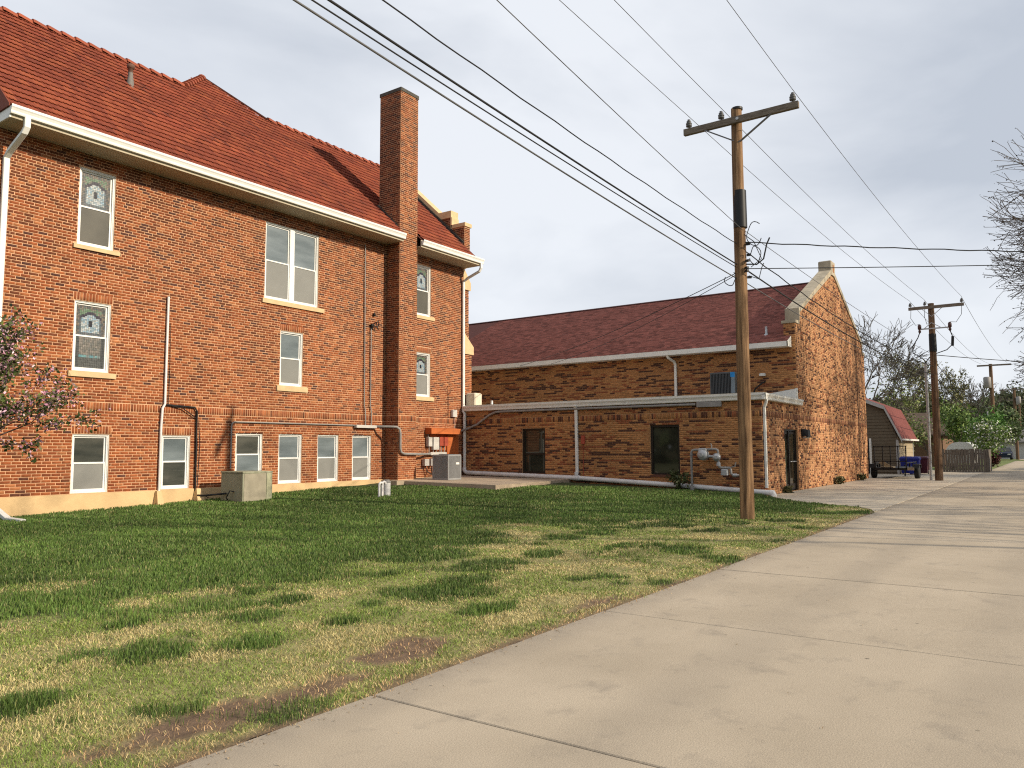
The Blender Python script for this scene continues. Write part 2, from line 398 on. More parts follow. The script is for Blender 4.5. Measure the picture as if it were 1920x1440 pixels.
# grass blades (uncountable: one mesh)
def blades(N, seed):
    r_ = np.random.default_rng(seed)
    e = 0.4; u = r_.random(N)
    r = (2.3**e+u*(27**e-2.3**e))**(1/e)
    a = YAW+(r_.random(N)-0.5)*math.radians(112)
    x = r*np.cos(a); y = r*np.sin(a)
    k = lawn_ok(x, y); x, y, r = x[k], y[k], r[k]
    L, DI = lawn_fields(x, y)
    k = r_.random(len(x)) > DI*0.86
    x, y, r, L, DI = x[k], y[k], r[k], L[k], DI[k]
    n = len(x)
    islush = r_.random(n) < L
    clump = n3.fbm(x*4, y*4, 2)
    h = np.where(islush, 0.034+0.030*r_.random(n)+0.045*(clump-0.5), 0.012+0.020*r_.random(n))
    stray = r_.random(n) < 0.02; h = np.where(stray, h*1.5, h)
    w = (0.0026+0.0020*r_.random(n))*np.maximum(1, (r/4.5)**0.95)
    w = np.where(islush, w*1.1, w)
    th = r_.random(n)*2*math.pi
    lean = np.where(islush, 0.35, 1.1)*h*(0.3+r_.random(n))
    la = r_.random(n)*2*math.pi
    z = lawn_z(x, y)-0.014
    dx, dy = np.cos(th)*w/2, np.sin(th)*w/2
    A = np.stack([x-dx, y-dy, z], -1); B = np.stack([x+dx, y+dy, z], -1)
    mx_, my_ = x+np.cos(la)*lean*0.35, y+np.sin(la)*lean*0.35
    Cm = np.stack([mx_+dx*.8, my_+dy*.8, z+h*0.62], -1); Dm = np.stack([mx_-dx*.8, my_-dy*.8, z+h*0.62], -1)
    T = np.stack([x+np.cos(la)*lean, y+np.sin(la)*lean, z+h], -1)
    V = np.stack([A, B, Cm, Dm, T], 1).reshape(-1, 3)
    b = np.arange(n)*5
    Ft = np.concatenate([np.stack([b, b+1, b+2], -1), np.stack([b, b+2, b+3], -1), np.stack([b+3, b+2, b+4], -1)])
    m1 = n1.fbm(x*0.5+9, y*0.5, 3)[:,None]
    q = r_.random(n)[:,None]
    lush_c = np.array([0.086,0.142,0.028])*(0.6+0.8*q)*(0.42+1.2*m1)
    yel = np.array([0.185,0.25,0.05])*(0.7+0.6*q); straw = np.array([0.52,0.43,0.20])*(0.65+0.6*q)
    gm = n2.fbm(x*1.7+3, y*1.7, 3)
    dry = np.where((r_.random(n) < np.clip(0.30+2.8*(gm-0.5), 0.05, 0.9))[:,None], straw, yel)
    dry = np.where((r_.random(n) < DI*0.9)[:,None], np.array([0.50,0.33,0.17])*(0.6+0.7*q), dry)
    c = np.where(islush[:,None], lush_c, dry)
    c = np.where((islush & (r_.random(n) < 0.09))[:,None], np.array([0.26,0.25,0.10])*(0.6+0.6*q), c)
    return V, Ft, np.concatenate([c, c, c])
V, F, T = blades(1150000, 5)
o = link('grass', mesh_np('grass', V, F, T), MT['grass'])
tag(o, 'green and straw coloured grass blades of the lawn between church and alley', 'grass', kind='stuff')
print('grass tris', len(F))

# alley: concrete slabs with open joints
a = MB(); a.box(-12, 170, -2.4, 3.58, -0.10, -0.014)
alley = tag(a.build('alley', mat('joint_dirt', (0.05,0.04,0.03), 0.95)), kind='structure')
JX = [3.56+3.05*k for k in range(-5, 54)]
slabmesh = {}
for i in range(len(JX)-1):
    a = MB(); dz = RND.uniform(-0.003, 0.003)
    a.bbox(JX[i]+0.009, JX[i+1]-0.009, -2.38, 3.575, -0.09, dz, 0.006); a.build('slab', MT['concrete'], alley)
a = MB(); a.box(21, 60, 3.6, 15.0, -0.10, -0.014)
apron = tag(a.build('driveway_apron', MT['lawnsoil']), kind='structure')
apron.data.materials.clear(); apron.data.materials.append(alley.data.materials[0])
pts = [(20.25,3.595),(25.4,3.595),(25.4,7.68),(25.06,7.68),(24.6,7.55),(23.4,6.6),(22.4,5.2),(21.8,4.25),(21.2,3.85)]
a = MB(); a.prism([(x, y, -0.09) for x, y in pts], (0,0,0.092)); a.build('slab', MT['apron'], apron)
xx = [25.41, 29.6, 34.2, 38.8, 43.3, 47.6, 52, 56, 60]
for i in range(len(xx)-1):
    far = 7.68 if xx[i+1] < 43 else 14.8
    a = MB(); a.bbox(xx[i]+.006, xx[i+1]-.006, 3.595, far, -0.09, RND.uniform(-.002,.003), 0.006); a.build('slab', MT['apron'], apron)
r_ = np.random.default_rng(77); n = 600
x = 1.5+26*r_.random(n)**1.3; y = np.where(r_.random(n) < .8, 3.55-r_.exponential(.06, n), -1.5+5*r_.random(n)); th = r_.random(n)*6.3
y = np.clip(y, -2, 3.56)
ln = .004+.010*r_.random(n); wd = .0015+.003*r_.random(n); c_, s_ = np.cos(th), np.sin(th)
P = np.stack([x, y, np.full(n, .006)], -1); A = np.stack([c_*ln, s_*ln, .006*r_.random(n)], -1); B = np.stack([-s_*wd, c_*wd, .004*r_.random(n)], -1)
V = np.stack([P-A, P-B, P+A, P+B], 1).reshape(-1, 3)
T = np.array([(.26,.18,.10),(.40,.31,.18),(.18,.13,.08),(.33,.25,.15)])[r_.integers(0,4,n)]
tag(link('leaf_litter', mesh_np('leaf_litter', V, np.arange(4*n).reshape(n,4), T), MT['leaf']), 'bits of dry leaf and straw scattered on the alley concrete', 'litter', kind='stuff')
# right-hand yards and far grass
a = MB()
a.quad((-12,-2.42,-0.02),(170,-2.42,-0.02),(170,-60,0.1),(-12,-60,0.1))
tag(a.build('far_yard', MT['farground']), kind='structure')
a = MB(); a.quad((60,3.6,-0.015),(170,3.6,0.0),(170,60,0.1),(60,60,0.1)); a.quad((104,-2.4,0.02),(112,-2.4,0.02),(112,3.6,0.02),(104,3.6,0.02))
tag(a.build('far_verge', mat('verge_grass', (0.09,0.13,0.035), 0.95, 0.3, 0.6, 0.5, 30, col2=(0.17,0.19,0.06))), kind='structure')
# patio slab by the inner corner
a = MB(); x0, x1, y0, y1 = PATIO
a.hexa([(x0,y0,.2),(x1,y0,.2),(x1,y1,.2),(x0,y1,.2),(x0,y0,.375),(x1,y0,.40),(x1,y1,.47),(x0,y1,.44)])
a.prism([(19.9,18.9,.2),(20.29,18.9,.2),(20.29,19.3,.2),(19.9,19.3,.2)], (0,0,.24))
tag(a.build('patio', MT['patio']), kind='structure')

# ------------------------------------------------------------------ brickwork
class Wall:
    """a wall plane: u runs along U from O, z up, N points out of the wall"""
    def __init__(s, O, U, N): s.O = np.array(O, float); s.U = np.array(U, float); s.N = np.array(N, float)
    def p(s, u, n, z): return s.O+s.U*u+s.N*n+np.array([0, 0, z])
    def hexa(s, mb, u0, u1, n0, n1, z0, z1):
        return mb.hexa([s.p(u0,n0,z0),s.p(u1,n0,z0),s.p(u1,n1,z0),s.p(u0,n1,z0),s.p(u0,n0,z1),s.p(u1,n0,z1),s.p(u1,n1,z1),s.p(u0,n1,z1)])

def lay(length, z0, z1, holes, pal, rng, pitch=0.224, course=0.075, joint=0.013, clip=None, u0=0.0, flemish=True, run=0.0, soldiers=(), every=6, hdark=0.0):
    """bricks as (u0,u1,z0,z1,r,g,b); holes = (u0,u1,z0,z1); soldiers = (u0,u1,z0,z1) filled with upright bricks"""
    out = []; hd = pitch/2
    blocked = list(holes)+[(a-0.002, b+0.002, c, d) for a, b, c, d in soldiers]
    k = 0; z = z0; last = None
    while z+course*0.6 < z1:
        zb, zt = z+joint/2, min(z+course-joint/2, z1)
        zc = (zb+zt)/2; lo, hi = u0, u0+length
        if clip: 
            lo2, hi2 = clip(zc); lo, hi = max(lo, lo2), min(hi, hi2)
        segs = [(lo, hi)] if hi-lo > 0.03 else []
        for a, b, c, d in blocked:
            if c-0.01 < zc < d+0.01:
                ns = []
                for s0, s1 in segs:
                    if b <= s0 or a >= s1: ns.append((s0, s1)); continue
                    if a-s0 > 0.02: ns.append((s0, a))
                    if s1-b > 0.02: ns.append((b, s1))
                segs = ns
        flem = flemish and k % every == every-1
        u = u0-(hd if k % 2 else 0)-(0.056 if flem else 0); j = 0
        while u < hi:
            w = (hd if j % 2 else pitch) if flem else pitch
            if last is None or rng.random() > run: last = pal(rng, u, zc)
            c = np.clip(np.array(last)*rng.uniform(0.88, 1.12), 0, 1)
            if hdark and w < pitch*.9 and rng.random() < hdark: c = np.array((0.06,0.025,0.017))*rng.uniform(.8,1.4)
            for s0, s1 in segs:
                a, b = max(u+joint/2, s0+joint/2), min(u+w-joint/2, s1-joint/2)
                if b-a > 0.018: out.append((a, b, zb, zt, *(c*(.80+.40*float(n2.fbm(a*.9+z0*3, zc*.22, 3))))))
            u += w; j += 1
        z += course; k += 1
    for a, b, c, d in soldiers:
        n = max(1, round((b-a)/0.076)); w = (b-a)/n
        for i in range(n):
            col = np.clip(np.array(pal(rng, a+i*w, -1))*rng.uniform(0.8, 1.2), 0, 1)
            out.append((a+i*w+joint/2, a+(i+1)*w-joint/2, c+joint/2, d-joint/2, *col))
    return np.array(out)

def brick_geo(wall, B, rng, proud=0.007):
    n = len(B); pr = proud+rng.normal(0, 0.0012, n)
    u0, u1, z0, z1 = B[:,0], B[:,1], B[:,2], B[:,3]
    jit = rng.normal(0, 0.0012, (n, 4))
    u0, u1, z0, z1 = u0+jit[:,0], u1+jit[:,1], z0+jit[:,2], z1+jit[:,3]
    def P(u, nn, z): return wall.O+u[:,None]*wall.U+nn[:,None]*wall.N+z[:,None]*np.array([0,0,1.])
    bk = np.full(n, -0.002); i = 0.003
    V = np.stack([P(u0,bk,z0),P(u1,bk,z0),P(u1,bk,z1),P(u0,bk,z1),P(u0+i,pr,z0+i),P(u1-i,pr,z0+i),P(u1-i,pr,z1-i),P(u0+i,pr,z1-i)], 1).reshape(-1, 3)
    b = (np.arange(n)*8)[:,None]
    F = np.concatenate([b+np.array([[4,5,6,7]]), b+np.array([[0,1,5,4]]), b+np.array([[1,2,6,5]]), b+np.array([[2,3,7,6]]), b+np.array([[3,0,4,7]])])
    return V, F, np.tile(B[:,4:7], (5, 1))

def brickwork(walls, field_parent, singles=300, nvar=14):
    """walls: (Wall, bricks, parent). The bricks that show largest become objects of their own, the rest one field per parent."""
    rng = np.random.default_rng(3)
    info = []
    for wi, (w, B, par) in enumerate(walls):
        cu, cz = (B[:,0]+B[:,1])/2, (B[:,2]+B[:,3])/2
        P = w.O+cu[:,None]*w.U+cz[:,None]*np.array([0,0,1.])
        s = view_size(P, w.N)*(B[:,1]-B[:,0])*(B[:,3]-B[:,2])
        s = np.where((B[:,1]-B[:,0]) < 0.15, 0, s)          # whole stretchers only
        s = np.where((B[:,3]-B[:,2]) > 0.1, 0, s)
        info += [(s[i], wi, i) for i in np.argsort(-s)[:singles]]
    info.sort(reverse=True)
    chosen = {}
    for s, wi, i in info[:singles]:
        if s > 0: chosen.setdefault(wi, []).append(i)
    fields = {}
    for wi, (w, B, par) in enumerate(walls):
        sel = np.array(sorted(chosen.get(wi, [])), int)
        if len(sel):
            order = np.argsort(B[sel,4]); groups = np.array_split(sel[order], min(nvar, len(sel)))
            for gset in groups:
                ref = B[gset[0]]; col = B[gset][:,4:7].mean(0)
                wd, ht = 0.212, ref[3]-ref[2]
                lw = Wall((0,0,0), w.U, w.N)
                V, F, T = brick_geo(lw, np.array([(-wd/2, wd/2, -ht/2, ht/2, *col)]), rng)
                me = mesh_np('brick', V, F, T); me.materials.append(MT['brick'])
                for i in gset:
                    b = B[i]
                    ob = bpy.data.objects.new('brick', me); COL.objects.link(ob); ob.parent = par
                    ob.location = w.p((b[0]+b[1])/2, rng.uniform(-0.001, 0.0015), (b[2]+b[3])/2)
                    ob.scale = (1,1,1)
                    if abs((b[1]-b[0])-wd) > 0.001:
                        sx = (b[1]-b[0])/wd; ob.scale = (sx if abs(w.U[0]) > .5 else 1, sx if abs(w.U[1]) > .5 else 1, 1)
        rest = np.setdiff1d(np.arange(len(B)), sel)
        fields.setdefault(id(par), [par, []])[1].append(brick_geo(w, B[rest], rng))
    for par, lst in fields.values():
        V = []; F = []; T = []; o = 0
        for v, f, t in lst: V.append(v); F.append(f+o); T.append(t); o += len(v)
        tag(link('brickwork', mesh_np('brickwork', np.concatenate(V), np.concatenate(F), np.concatenate(T)), MT['brick'], par), kind='stuff')

def wall_mesh(mb, w, u0, u1, z0, z1, holes, depth=0.22):
    us = sorted({u0, u1}|{v for h in holes for v in h[:2] if u0 < v < u1}); zs = sorted({z0, z1}|{v for h in holes for v in h[2:] if z0 < v < z1})
    for a, b in zip(us[:-1], us[1:]):
        for c, d in zip(zs[:-1], zs[1:]):
            m, k = (a+b)/2, (c+d)/2
            if any(h[0] < m < h[1] and h[2] < k < h[3] for h in holes): continue
            mb.quad(w.p(a,0,c), w.p(b,0,c), w.p(b,0,d), w.p(a,0,d))
    for a, b, c, d in holes:
        mb.quad(w.p(a,0,c), w.p(a,-depth,c), w.p(a,-depth,d), w.p(a,0,d)); mb.quad(w.p(b,0,c), w.p(b,-depth,c), w.p(b,-depth,d), w.p(b,0,d))
        mb.quad(w.p(a,0,d), w.p(b,0,d), w.p(b,-depth,d), w.p(a,-depth,d)); mb.quad(w.p(a,0,c), w.p(b,0,c), w.p(b,-depth,c), w.p(a,-depth,c))

def pal_church(rng, u, z):
    q = rng.random(); dark = 0.10 if z < 0 else 0.10+0.34*min(1, max(0, (z-2.6)/4.5))
    if q < dark: return (0.135,0.041,0.017) if rng.random() < 0.8 else (0.085,0.034,0.025)
    q = rng.random()
    if q < 0.42: return (0.26,0.073,0.024)
    if q < 0.72: return (0.215,0.057,0.020)
    if q < 0.90: return (0.29,0.087,0.029)
    return (0.35,0.13,0.05)
def pal_gable(rng, u, z):
    q = rng.random()
    if z < 0: return (0.21,0.085,0.042) if q < 0.75 else (0.44,0.222,0.104)
    return (0.065,0.027,0.018) if q < 0.10 else (0.25,0.085,0.036) if q < 0.24 else (0.475,0.245,0.118) if q < 0.6 else (0.44,0.222,0.104)
def pal_hall(rng, u, z):
    q = rng.random()
    if z < 0: return (0.11,0.042,0.025) if q < 0.3 else (0.29,0.095,0.04) if q < 0.5 else (0.37,0.172,0.064)
    if q < 0.19: return (0.078,0.032,0.021)
    if q < 0.36: return (0.25,0.082,0.034)
    if q < 0.6: return (0.42,0.200,0.078)
    return (0.39,0.182,0.070)

# ------------------------------------------------------------------ windows
def stained(w, u0, u1, z0, z1, n, parent, seed, lower=False):
    """leaded glass: small flat panes, coloured one by one"""
    r = random.Random(seed); mb = MB(); nu, nz_ = 16, 20 if not lower else 12
    for i in range(nu):
        for j in range(nz_):
            x = (i+.5)/nu; y = (j+.5)/nz_
            if not lower:
                arch = 0.58+0.20*(1-abs(x-.5)*2.6)
                if x < .1 or x > .9 or y > .92: c = r.choice([(.10,.09,.085),(.16,.13,.10),(.07,.08,.08)])
                elif abs(y-arch) < .055: c = (.035,.03,.045)
                elif y > arch: c = r.choice([(.10,.17,.10),(.13,.19,.13),(.16,.15,.12)])
                elif abs(x-.5) < .09 and .26 < y < .5 and y > .26+abs(x-.5)*.8: c = (.02,.022,.03)
                elif abs(x-.5) < .30 and y > .08: c = r.choice([(.30,.36,.40),(.22,.33,.42),(.36,.38,.37),(.20,.27,.30),(.42,.45,.46)])
                else: c = r.choice([(.09,.11,.12),(.12,.12,.13),(.08,.10,.11)])
            else:
                if x < .14 or x > .86: c = (.06,.065,.065)
                elif .3 < y < .45: c = r.choice([(.10,.22,.25),(.14,.27,.28),(.16,.20,.20)])
                elif y > .45: c = r.choice([(.16,.15,.13),(.20,.18,.16),(.13,.13,.12)])
                else: c = (.085,.09,.085)
            mb.cur = c
            a, b = u0+(u1-u0)*i/nu, u0+(u1-u0)*(i+1)/nu; cc, d = z0+(z1-z0)*j/nz_, z0+(z1-z0)*(j+1)/nz_
            g_ = 0.004; t = r.uniform(0, .0015)
            mb.quad(w.p(a+g_/2,n+t,cc+g_/2), w.p(b-g_/2,n+t,cc+g_/2), w.p(b-g_/2,n,d-g_/2), w.p(a+g_/2,n,d-g_/2))
    mb.build('stained_glass', MT['stain'], parent, tint=True)
    lead = MB(); w.hexa(lead, u0, u1, n-.012, n-.004, z0, z1); lead.build('lead_came', MT['black'], parent)

def window(w, u0, u1, z0, z1, parent, up_='pane', low='screen', sill=None, seed=0, double=False, raise_=0.0):
    f = MB(); fr, n0 = 0.055, -0.045
    for a, b, c, d in ((u0,u0+fr,z0,z1),(u1-fr,u1,z0,z1),(u0+fr,u1-fr,z0,z0+fr),(u0+fr,u1-fr,z1-fr,z1)): w.hexa(f, a, b, n0-.12, n0, c, d)
    # brick mould lip
    for a, b, c, d in ((u0,u0+.022,z0,z1),(u1-.022,u1,z0,z1),(u0+.022,u1-.022,z1-.022,z1)): w.hexa(f, a, b, n0, n0+.018, c, d)
    if double: m = (u0+u1)/2; w.hexa(f, m-.09, m+.09, n0-.12, n0+.004, z0+fr, z1-fr)
    win = f.build('window', MT['vinyl'], parent)
    units = [(u0+fr, u1-fr)] if not double else [(u0+fr, (u0+u1)/2-.09), ((u0+u1)/2+.09, u1-fr)]
    zm = (z0+z1)/2+0.01+raise_
    for a, b in units:
        for k, (c, d, n, t) in enumerate(((z0+fr+raise_, zm+.02, -.075, low), (zm-.02, z1-fr, -.10, up_))):
            s = MB(); q = 0.042
            for e in ((a,a+q,c,d),(b-q,b,c,d),(a+q,b-q,c,c+q),(a+q,b-q,d-q,d)): w.hexa(s, e[0], e[1], n0+n-.03+.05, n0+n+.05, e[2], e[3])
            sash = s.build('sash', MT['vinyl'], win)
            pn = n0+n+.032
            if t == 'stain': stained(w, a+q, b-q, c+q, d-q, pn, win, seed+k)
            elif t == 'stainlow': stained(w, a+q, b-q, c+q, d-q, pn, win, seed+k, True)
            else:
                g_ = MB(); w.hexa(g_, a+q, b-q, pn-.006, pn, c+q, d-q); g_.build('pane', MT[t], win)
    bk = MB(); w.hexa(bk, u0+.02, u1-.02, -.215, -.2, z0+.02, z1-.02); bk.build('dark_room_backing', MT['panedark'], win)  # opaque dark sheet, its colour standing in for the unlit room behind
    if sill:
        a, b, c, d = sill
        s = MB(); p = w.p
        s.hexa([p(a,-.1,c),p(b,-.1,c),p(b,.06,c),p(a,.06,c),p(a,-.1,d+.012),p(b,-.1,d+.012),p(b,.06,d-.012),p(a,.06,d-.012)])
        s.build('sill', MT['stone'], win)
    return win

# ------------------------------------------------------------------ the church
church = thing('brick_church', (16, 24, 0), 'tall red brick church with clay tile roof and square brick chimney', 'church')
FW = Wall((0, D, 0), (1,0,0), (0,-1,0))
XL, XR_ = 7.45, 25.10
EAVE = 9.22
CW = [  # u0,u1,z0,z1,upper,lower,sill
 (9.38,10.31,6.80,8.83,'stain','screen_dark',(9.28,10.47,6.685,6.80)),
 (9.39,10.32,3.56,5.36,'stain','stainlow',(9.29,10.49,3.41,3.555)),
 (15.10,17.26,6.32,8.80,'pane','screen',(15.0,17.5,6.165,6.315)),
 (15.75,16.66,3.60,5.37,'pane','screen',(15.62,16.85,3.42,3.595)),
 (22.11,23.03,6.80,8.82,'stain','screen_dark',(21.9,23.22,6.66,6.795)),
 (22.11,23.02,3.60,5.33,'stain','screen',(21.9,23.2,3.44,3.595)),
 (9.48,10.41,.475,1.96,'panedark','screen',None),
 (11.86,12.71,.475,1.96,'pane','panedark',None),
 (14.20,15.16,.475,2.06,'panedark','pane',None),
 (15.77,16.69,.475,2.06,'pane','screen',None),
 (17.35,18.27,.475,2.06,'pane','screen',None),
 (18.91,19.82,.475,2.06,'pane','screen',None)]
holes = [c[:4] for c in CW]
mb = MB()
wall_mesh(mb, FW, XL, XR_, 0.40, EAVE+.1, holes)
mb.quad((XL,D,0),(XL,29,0),(XL,29,9.4),(XL,D,9.4)); mb.poly([(XL,D,9.4),(XL,29,9.4),(XL,24.4,13.9)])
mb.quad((XL,29,0),(XR_,29,0),(XR_,29,9.4),(XL,29,9.4))
mb.quad((XR_,D,0),(XR_,29,0),(XR_,29,9.4),(XR_,D,9.4)); mb.poly([(XR_-.02,D,9.4),(XR_-.02,29,9.4),(XR_-.02,24.4,13.9)])
cwall = mb.build('wall', MT['mortar'], church)
SOLD = [(XL,20.5,2.57,2.78),(21.46,XR_,2.57,2.78)]
for c in (CW[1], CW[3], CW[5]): SOLD.append((c[0]-.03, c[1]+.03, c[3]+.005, c[3]+.215))
for c in (CW[6], CW[7]): SOLD.append((c[0]-.03, c[1]+.03, c[3]+.005, c[3]+.215))
sillh = [c[6] for c in CW if c[6]]
chim_h = [(20.5, 21.46, 0, 9.6)]
Bf = lay(XR_-XL, 0.465, EAVE, holes+sillh+chim_h, pal_church, RND, u0=XL, soldiers=SOLD)

# chimney
CX0, CX1, CY0, CY1, CZ = 20.50, 21.46, 19.42, 20.50, 15.05
mb = MB(); mb.box(CX0, CX1, CY0, CY1, 0.38, CZ)
chim = mb.build('chimney', MT['mortar'], church)
cf = Wall((CX0, CY0, 0), (1,0,0), (0,-1,0)); cl = Wall((CX0, CY0, 0), (0,1,0), (-1,0,0)); cr = Wall((CX1, CY0, 0), (0,1,0), (1,0,0))
Bcf = lay(CX1-CX0, .465, CZ, [], pal_church, RND, soldiers=[(0,CX1-CX0,2.57,2.78)])
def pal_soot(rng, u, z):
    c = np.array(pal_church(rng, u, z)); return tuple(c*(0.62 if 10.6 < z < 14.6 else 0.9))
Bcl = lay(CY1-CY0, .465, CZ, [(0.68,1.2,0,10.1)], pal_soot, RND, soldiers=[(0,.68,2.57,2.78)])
Bcr = lay(CY1-CY0, .465, CZ, [(0.68,1.2,0,10.1)], pal_church, RND)
mb = MB(); mb.bbox(CX0-.03, CX1+.03, CY0-.03, CY1+.03, CZ-.02, CZ+.12, .02); mb.build('chimney_cap', mat('sooty_cap', (0.075,0.07,0.06), 0.9, 0.3), chim)
mb = MB(); mb.box(CX0+.2, CX1-.2, CY0+.2, CY1-.2, CZ+.1, CZ+.14); mb.build('flue', MT['black'], chim)

# corner buttress on the far gable, with stone weatherings
mb = MB(); mb.box(25.1,25.52,20.14,20.8,5.9,8.35); mb.box(25.1,25.72,20.14,20.8,0.3,5.6)
butt = mb.build('buttress', MT['mortar'], church)
bw1 = Wall((25.1,20.14,0),(1,0,0),(0,-1,0))
Bb = np.concatenate([lay(.62, 3.4, 5.55, [], pal_church, RND), lay(.42, 5.9, 8.3, [], pal_church, RND)])
for (x1, za, zb, zc) in ((25.60,8.30,8.62,9.18),(25.80,5.55,5.88,6.45)):
    mb = MB(); mb.prism([(25.1,20.08,za),(x1,20.08,za),(x1,20.08,zb),(25.16,20.08,zc),(25.1,20.08,zc)], (0,.78,0)); mb.build('weathering_stone', MT['stone'], butt)

# stepped gable parapet
PX0, PX1 = 24.93, 25.30
prof = [(24.4,14.3),(21.3,11.45),(20.65,11.45),(20.65,10.95),(19.9,10.95),(19.9,9.95),(20.1,9.95),(20.1,9.2),(24.4,9.2)]
mb = MB(); mb.prism([(PX0,y,z) for y, z in prof], (PX1-PX0,0,0))
par = mb.build('parapet', MT['mortar'], church)
pl_ = Wall((PX0,19.9,0),(0,1,0),(-1,0,0)); pf = Wall((PX0,19.9,0),(1,0,0),(0,-1,0)); pf2 = Wall((PX0,20.65,0),(1,0,0),(0,-1,0))
def pclip(z):
    y1 = 24.4-(14.3-z)/0.9194 if z < 14.3 else 24.4
    lo = 0 if z < 10.95 else 0.75
    return lo, (4.4 if z < 11.45 else 0) if z < 11.45 else 0
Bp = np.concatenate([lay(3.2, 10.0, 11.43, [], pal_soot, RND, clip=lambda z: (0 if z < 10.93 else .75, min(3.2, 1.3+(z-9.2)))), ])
Bpf = lay(PX1-PX0, 10.0, 10.93, [], pal_church, RND); Bpf2 = lay(PX1-PX0, 10.98, 11.43, [], pal_church, RND)
c0, c1 = PX0-.05, PX1+.06
for pts in ([(24.45,14.34),(21.28,11.44),(21.28,11.74),(24.45,14.66)], [(21.28,11.44),(20.60,11.44),(20.60,11.74),(21.28,11.74)],
            [(20.64,10.98),(20.56,10.98),(20.56,11.44),(20.64,11.44)], [(20.62,10.945),(19.84,10.945),(19.84,11.10),(20.62,11.10)]):
    mb = MB(); mb.prism([(c0,y,z) for y, z in pts], (c1-c0,0,0)); mb.build('coping', MT['stone'], par)

Bl = lay(29-D, .465, 9.3, [], pal_church, RND)
brickwork([(FW,Bf,cwall),(Wall((XL,D,0),(0,1,0),(-1,0,0)),Bl,cwall),(cf,Bcf,chim),(cl,Bcl,chim),(cr,Bcr,chim),(bw1,Bb,butt),(pl_,Bp,par),(pf,Bpf,par),(pf2,Bpf2,par)], church)
for i, c in enumerate(CW): window(FW, *c[:4], church, c[4], c[5], c[6], seed=i*7, double=(i == 2), raise_=0.13 if i == 8 else 0.0)

# painted foundation
mb = MB()
for a, b in ((XL,20.47),(21.6,25.06)): mb.hexa([(a,D-.06,-.3),(b,D-.06,-.3),(b,D+.1,-.3),(a,D+.1,-.3),(a,D-.045,.455),(b,D-.045,.455),(b,D+.1,.472),(a,D+.1,.472)])
mb.build('foundation', MT['foundation'], church)
mb = MB(); mb.hexa([(11.62,D-.32,-.02),(11.84,D-.32,-.02),(11.84,D-.04,-.02),(11.62,D-.04,-.02),(11.68,D-.14,.44),(11.8,D-.14,.44),(11.8,D-.04,.44),(11.68,D-.04,.44)]); mb.build('foundation_pier', MT['foundation'], church)
mb = MB(); mb.hexa([(12.78,D-.36,0),(13.05,D-.36,0),(13.05,D-.04,0),(12.78,D-.04,0),(12.86,D-.14,.46),(12.98,D-.14,.46),(12.98,D-.04,.46),(12.86,D-.04,.46)])
mb.build('foundation_pier', MT['foundation'], church)

# roof: deck, tiles, ridge
TAN = 0.93; YE, ZE, YR = 19.22, 9.47, 24.40
ZR = ZE+TAN*(YR-YE); SL = math.hypot(1, TAN); RX0, RX1 = 7.36, 24.95
mb = MB()
ZC = ZE+TAN*(CY1-.05-YE)
mb.quad((RX0,YE,ZE),(CX0+.01,YE,ZE),(CX0+.01,YR,ZR),(RX0,YR,ZR)); mb.quad((CX1-.01,YE,ZE),(RX1,YE,ZE),(RX1,YR,ZR),(CX1-.01,YR,ZR)); mb.quad((CX0+.01,CY1-.05,ZC),(CX1-.01,CY1-.05,ZC),(CX1-.01,YR,ZR),(CX0+.01,YR,ZR)); mb.quad((RX0,YR,ZR),(RX1,YR,ZR),(RX1,29.6,ZE),(RX0,29.6,ZE))
AP = (16.45, 25.95, ZE+TAN*(25.95-YE)); HB = (14.75, 18.2)
mb.poly([(HB[0],YR,ZR),(HB[1],YR,ZR),AP])
far = (AP[0], 34, AP[2])
mb.poly([(HB[0],YR,ZR),AP,far,(HB[0]-1.2,34,ZR-1.2)]); mb.poly([(HB[1],YR,ZR),AP,far,(HB[1]+1.2,34,ZR-1.2)])
roof = mb.build('roof', MT['tiledeck'], church)

def tile_geo(w, ln, col):
    """one interlocking tile, local: x across, y up the slope, z off the deck"""
    t = np.array([0,.10,.16,.22,.45,.50,.56,.62,.9,1.0]); hgt = np.array([.018,.018,.040,.022,.016,.022,.036,.020,.015,.018])
    n = len(t); V = []
    for yy, lift in ((0, .040), (ln, .0)):
        for i in range(n): V.append((t[i]*w, yy, hgt[i]+lift))
    for i in range(n): V.append((t[i]*w, 0.004, hgt[i]+.040-.016))
    F = [(i, i+1, n+i+1, n+i) for i in range(n-1)]+[(2*n+i, 2*n+i+1, i+1, i) for i in range(n-1)]
    F += [(2*n, 0, n, n), (3*n-1, n-1, 2*n-1, 2*n-1)]
    F = F[:2*(n-1)]
    return np.array(V, float), np.array(F)
TW, EXP = 0.212, 0.318
nr = int(SL*(YR-YE)/EXP)+1; nc = int((RX1-RX0)/TW)
Tv, Tf = tile_geo(TW*1.01, EXP*1.1, None)
sy, sz = 1/SL, TAN/SL
def tile_world(V, x, s):
    P = np.empty_like(V); P[:,0] = x+V[:,0]
    P[:,1] = YE-.05+(s+V[:,1])*sy-V[:,2]*sz; P[:,2] = ZE-.05*TAN+(s+V[:,1])*sz+V[:,2]*sy+.004
    return P
tiles = []
